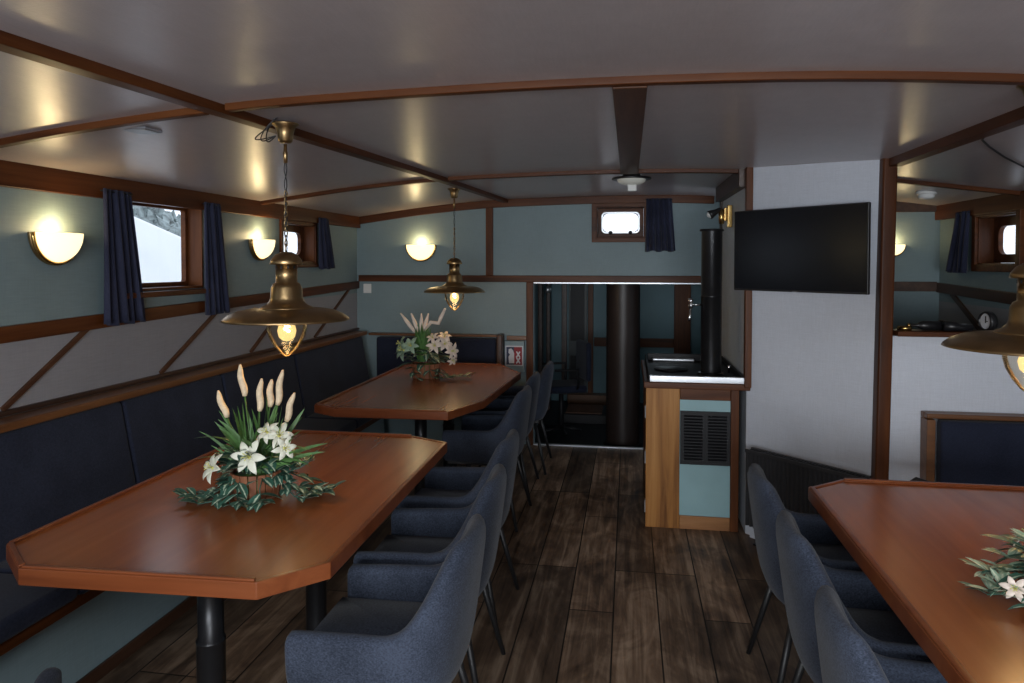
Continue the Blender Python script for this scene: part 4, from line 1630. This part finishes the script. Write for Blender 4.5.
# --- second arrangement on the corner table
t = thing('flower_arrangement', 'flower arrangement with pinkish curled petals in a small wooden tub on the corner table', 'flower arrangement', (-1.33, 4.52, .7455))
t.scale = (1.15, 1.15, 1.15)
planter_round(t, .075, .09, .085)
bm = bmesh.new()
uvl = bm.loops.layers.uv.new()
rnd = random.Random(5)
for k in range(46):
    a = rnd.uniform(0, 2 * PI); tl = rnd.uniform(0, .35)
    leaf(bm, uvl, (-.03 + rnd.uniform(-.02, .02), 0, .09), (math.cos(a) * tl, math.sin(a) * tl, 1), (rnd.uniform(-1, 1), 1, 0), rnd.uniform(.14, .24), .016, .02, 5, .1)
clampz(bm)
obj('grass_blades', bm, M_GRASS, t, smooth=True, fix=False)
for i, (x, dx) in enumerate(((-.065, -.035), (-.045, -.018), (-.03, 0), (-.01, .02), (-.02, .012))):
    bm = bmesh.new()
    pts = [(x + dx * k * .5, .004 * i, .26 + .022 * k) for k in range(6)]
    if i == 3:
        pts = [(x, 0, .27), (x + .04, 0, .32), (x + .085, 0, .315), (x + .10, 0, .35), (x + .125, 0, .40)]
    tube(bm, pts, [.006, .011, .012, .011, .007, .004][:len(pts)], 8)
    obj('flower_spike', bm, M_PINK, t, smooth=True)
bm = bmesh.new()
uvl = bm.loops.layers.uv.new()
for k in range(60):
    a = rnd.uniform(0, 2 * PI); rr = rnd.uniform(.02, .09)
    leaf(bm, uvl, (rr * math.cos(a), rr * math.sin(a), rnd.uniform(.08, .16)), (math.cos(a), math.sin(a), rnd.uniform(-.2, .9)), (0, 0, 1), rnd.uniform(.06, .11), rnd.uniform(.028, .04), rnd.uniform(.1, .5))
for s_ in ([(.07, -.03, .07), (.10, -.04, .03), (.14, -.04, .014), (.19, -.03, .012), (.23, -.02, .012), (.26, -.02, .014)],
           [(.03, -.06, .07), (.06, -.10, .02), (.1, -.11, .012)], [(.06, -.05, .05), (.12, -.08, .014), (.17, -.07, .012)], [(-.05, -.05, .08), (-.05, -.09, .04), (-.02, -.11, .012)]):
    spray(bm, uvl, s_, .055, .028, rnd)
    stemtube(bm, s_)
clampz(bm)
obj('foliage', bm, M_LEAF, t, smooth=True, fix=False)
for i, (x, y, z, f_, s_) in enumerate([(-.11, -.06, .16, (-.6, -.7, .4), .075), (-.065, -.08, .19, (-.1, -1, .5), .06), (-.14, -.02, .19, (-.9, -.4, .5), .06)]):
    lily(t, (x, y, z), f_, s_, M_LEAFP, 20 + i)
for i, (x, y, z, f_, s_) in enumerate([(.07, -.06, .19, (0, -1, .5), .055), (.12, -.04, .20, (.5, -.8, .4), .055), (.16, -.03, .16, (.8, -.6, .1), .055), (.05, -.03, .23, (-.2, -.7, .8), .045), (.11, -.0, .235, (.3, -.6, .9), .05), (.165, -.04, .11, (.8, -.6, -.3), .04)]):
    lily(t, (x, y, z), f_, s_, M_PINK, 30 + i)

# --- third arrangement, partly in view
t = thing('flower_arrangement', 'low flower arrangement with pale slender petals on the lone table', 'flower arrangement', (.955, 1.74, .7455))
planter_round(t, .07, .085, .06)
bm = bmesh.new()
uvl = bm.loops.layers.uv.new()
rnd = random.Random(9)
for k in range(54):
    a = rnd.uniform(0, 2 * PI); rr = rnd.uniform(.02, .09)
    leaf(bm, uvl, (rr * math.cos(a), rr * math.sin(a), rnd.uniform(.05, .11)), (math.cos(a), math.sin(a), rnd.uniform(-.2, .8)), (0, 0, 1), rnd.uniform(.06, .10), rnd.uniform(.018, .028), rnd.uniform(.1, .6))
for s_ in ([(-.07, -.03, .06), (-.10, -.04, .035), (-.13, -.03, .02), (-.16, -.025, .014)], [(-.06, .0, .06), (-.10, .02, .04), (-.13, .04, .035)],
           [(-.05, -.05, .05), (-.08, -.09, .03), (-.10, -.11, .014)], [(.06, 0, .06), (.12, .02, .03), (.18, .03, .014)]):
    spray(bm, uvl, s_, .065, .020, rnd)
    stemtube(bm, s_)
n_green = len(bm.faces)
for p in [(-.13, -.03, .03), (-.10, .02, .05), (-.06, -.05, .08), (-.04, .03, .11), (-.09, -.08, .03), (-.15, -.03, .02), (-.13, .03, .04), (-.08, .05, .07), (.02, -.05, .11), (.03, .04, .12)]:
    for k in range(8):
        a = rnd.uniform(0, 2 * PI)
        leaf(bm, uvl, p, (math.cos(a), math.sin(a), rnd.uniform(.1, .9)), (0, 0, 1), .06, .017, .15)
bm.faces.ensure_lookup_table()
for f in bm.faces[n_green:]:
    f.material_index = 1
clampz(bm)
obj('foliage', bm, [M_LEAF, M_LEAFP], t, smooth=True, fix=False)
for i, (x, y, z, f_, s_) in enumerate([(-.12, -.06, .045, (-.6, -.8, .5), .032), (-.05, -.06, .10, (-.3, -.8, .8), .05), (.02, 0, .14, (0, -.5, 1), .055), (-.03, .05, .12, (-.5, .2, 1), .05)]):
    lily(t, (x, y, z), f_, s_, M_PINK, 50 + i)

# ------------------------------------------------------------------ cabin beyond the opening
YF = 8.1
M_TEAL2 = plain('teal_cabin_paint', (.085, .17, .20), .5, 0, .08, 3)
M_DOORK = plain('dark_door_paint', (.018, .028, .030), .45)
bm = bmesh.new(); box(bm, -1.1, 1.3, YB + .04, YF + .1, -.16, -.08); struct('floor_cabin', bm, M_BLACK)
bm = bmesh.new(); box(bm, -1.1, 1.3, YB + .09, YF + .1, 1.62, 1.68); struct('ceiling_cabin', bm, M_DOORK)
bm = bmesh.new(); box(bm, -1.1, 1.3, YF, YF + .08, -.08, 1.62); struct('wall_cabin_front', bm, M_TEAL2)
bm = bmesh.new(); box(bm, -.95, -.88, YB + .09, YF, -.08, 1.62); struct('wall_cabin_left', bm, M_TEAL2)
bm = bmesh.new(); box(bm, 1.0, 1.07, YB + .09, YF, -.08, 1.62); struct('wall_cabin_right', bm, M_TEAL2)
bm = bmesh.new(); box(bm, -.68, -.47, YF - .03, YF - .001, 0, 1.5)
dr = struct('door_1', bm, M_DOORK, bevel=.004)
bm = bmesh.new(); lathe(bm, [(0, 0), (.012, 0), (.012, .02), (.024, .03), (.024, .045), (0, .05)], 14)
rot_new(bm, 0, Matrix.Translation((-.505, YF - .031, .56)) @ Matrix.Rotation(R(90), 4, 'X')); obj('door_knob', bm, M_CHROME, dr, smooth=True)
bm = bmesh.new(); box(bm, -.66, -.50, YF - .036, YF - .031, .62, 1.38); obj('door_panel', bm, M_BLACK, dr, bevel=.004)
bm = bmesh.new(); box(bm, -.66, -.50, YF - .036, YF - .031, .06, .45); obj('door_panel', bm, M_BLACK, dr, bevel=.004)
bm = bmesh.new(); box(bm, -.46, -.40, YF - .05, YF - .001, 0, 1.6); trim(bm, M_TRIMZ)
bm = bmesh.new(); box(bm, -.76, -.70, YF - .05, YF - .001, 0, 1.6); trim(bm, M_DARKTRIM)
bm = bmesh.new(); box(bm, -.39, .50, YF - .02, YF - .001, .56, .66); trim(bm, M_TRIM)
bm = bmesh.new(); box(bm, -.878, -.84, 6.85, 7.0, -.08, 1.6); trim(bm, M_DARKTRIM)
bm = bmesh.new(); box(bm, -.878, -.84, 7.55, 7.65, -.08, 1.6); trim(bm, M_DARKTRIM)
bm = bmesh.new(); box(bm, .50, .68, YF - .05, YF - .001, 0, 1.6); trim(bm, M_TRIMZ)
bm = bmesh.new(); box(bm, -.68, -.22, 7.9, YF - .051, -.08, .03); trim(bm, M_CAPX)
# mast trunk
t = thing('mast_trunk', 'thick dark brown glossy mast column standing in the doorway', 'mast', (-.048, 6.15, -.08))
bm = bmesh.new(); lathe(bm, [(0, 0), (.144, 0), (.144, 1.698), (0, 1.698)], 48)
M_MAST = plain('dark_brown_gloss', (.030, .019, .016), .42, .0, .15, 4)
o = obj('column', bm, M_MAST, t, smooth=True); md = o.modifiers.new('e', 'EDGE_SPLIT'); md.split_angle = R(40)
bm = bmesh.new(); lathe(bm, [(.145, 0), (.165, 0), (.165, .03), (.150, .04), (.145, .04)], 48)
obj('base_collar', bm, M_BLACK, t, smooth=True)
# steps and mat
t = thing('cabin_step', 'low step with ribbed mat beyond the mast column', 'step', (-.45, 7.2, -.08))
bm = bmesh.new(); box(bm, -.22, .24, -.25, .25, 0, .09); obj('step_box', bm, M_BLACK, t, bevel=.005)
bm = bmesh.new()
for k in range(14):
    box(bm, -.17, .19, -.2 + k * .03, -.182 + k * .03, .0905, .102)
obj('ribbed_mat', bm, M_BEAM, t)
# dark swivel chair in the cabin
t = thing('cabin_chair', 'dark swivel chair half hidden in the shade of the doorway', 'chair', (-.62, 6.55, -.08), R(-70))
bm = bmesh.new(); lathe(bm, [(0, .04), (.025, .045), (.022, .40), (0, .40)], 14); obj('column', bm, M_BLACK, t, smooth=True)
for k in range(5):
    a = 2 * PI * k / 5
    bm = bmesh.new(); tube(bm, [(0, 0, .06), (.19 * math.cos(a), .19 * math.sin(a), .03)], .014, 8)
    obj('leg', bm, M_BLACK, t, smooth=True)
bm = bmesh.new(); box(bm, -.2, .2, -.2, .2, .40, .47); obj('seat', bm, M_SEAT, t, bevel=.03, seg=3)
bm = bmesh.new(); box(bm, -.19, .19, .19, .24, .50, .86); obj('backrest', bm, M_SEAT, t, bevel=.025, seg=3)
for s in (-1, 1):
    bm = bmesh.new(); tube(bm, [(s * .19, .1, .44), (s * .23, .1, .47), (s * .23, .1, .62), (s * .23, -.12, .62)], .012, 8)
    obj('armrest', bm, M_BLACK, t, smooth=True)
bm = bmesh.new(); lathe(bm, [(0, 0), (.03, 0), (.035, .02), (.02, .05), (0, .055)], 16)
t = thing('cabin_wall_light', 'small unlit metal reading light high in the dark cabin', 'reading light', (-.838, 6.92, 1.25))
rot_new(bm, 0, Matrix.Translation((.03, 0, .0)) @ Matrix.Rotation(R(100), 4, 'Y')); obj('lamp_head', bm, M_STEEL, t, smooth=True)
bm = bmesh.new(); tube(bm, [(0, 0, -.05), (.02, 0, -.03), (.035, 0, 0)], .006, 8); obj('arm', bm, M_BLACK, t, smooth=True)
bm = bmesh.new(); box(bm, -.001, .010, -.02, .02, -.08, -.03); obj('wall_plate', bm, M_BLACK, t)
l = bpy.data.lights.new('cabin_fill_light', 'AREA'); l.energy, l.size, l.color = 1.0, .35, (.7, .88, 1.0)  # added light under the cabin ceiling
lo = bpy.data.objects.new('cabin_fill_light', l); C.objects.link(lo); lo.location = (.25, 7.2, 1.60)

# ------------------------------------------------------------------ outside
bm = bmesh.new(); box(bm, -120, 60, -60, 120, -1.3, -1.2)
struct('ground_outside', bm, M_SNOW)
t = thing('covered_boat', 'neighbouring boat under a sloping white cover seen through the big window', 'boat', (-5.6, 6, -1.2))
bm = bmesh.new()
prism(bm, [(-1.6, -5), (.5, -5), (.7, 0), (.4, 5), (-1.5, 5)], 0, 1.8)
obj('hull', bm, M_SNOW, t, bevel=.1)
bm = bmesh.new()
hexa(bm, [(-1.5, -4.8, 1.8), (.6, -4.8, 1.8), (.6, 4.9, 1.8), (-1.5, 4.9, 1.8), (-1.4, -4.8, 4.6), (.3, -4.8, 4.6), (.35, 4.9, 2.25), (-1.4, 4.9, 2.25)])
obj('canvas_cover', bm, M_SNOW, t, bevel=.05)
rnd = random.Random(3)
bm = bmesh.new()
gr = []
for i in range(90):
    row = []
    y = 26 + i * .42
    env = math.sin(PI * i / 89) ** .35
    for j in range(14):
        x = -38 - j * 1.2
        z = -1.2 + env * (3.4 + j * .5 + rnd.uniform(-.5, .7))
        if j == 0:
            z = -1.2
        row.append(bm.verts.new((x + rnd.uniform(-.4, .4), y * x / -38 + rnd.uniform(-.2, .2), z)))
    gr.append(row)
for a, b_ in zip(gr, gr[1:]):
    for j in range(13):
        bm.faces.new((a[j], a[j + 1], b_[j + 1], b_[j]))
struct('ground_hillside', bm, M_HILL)
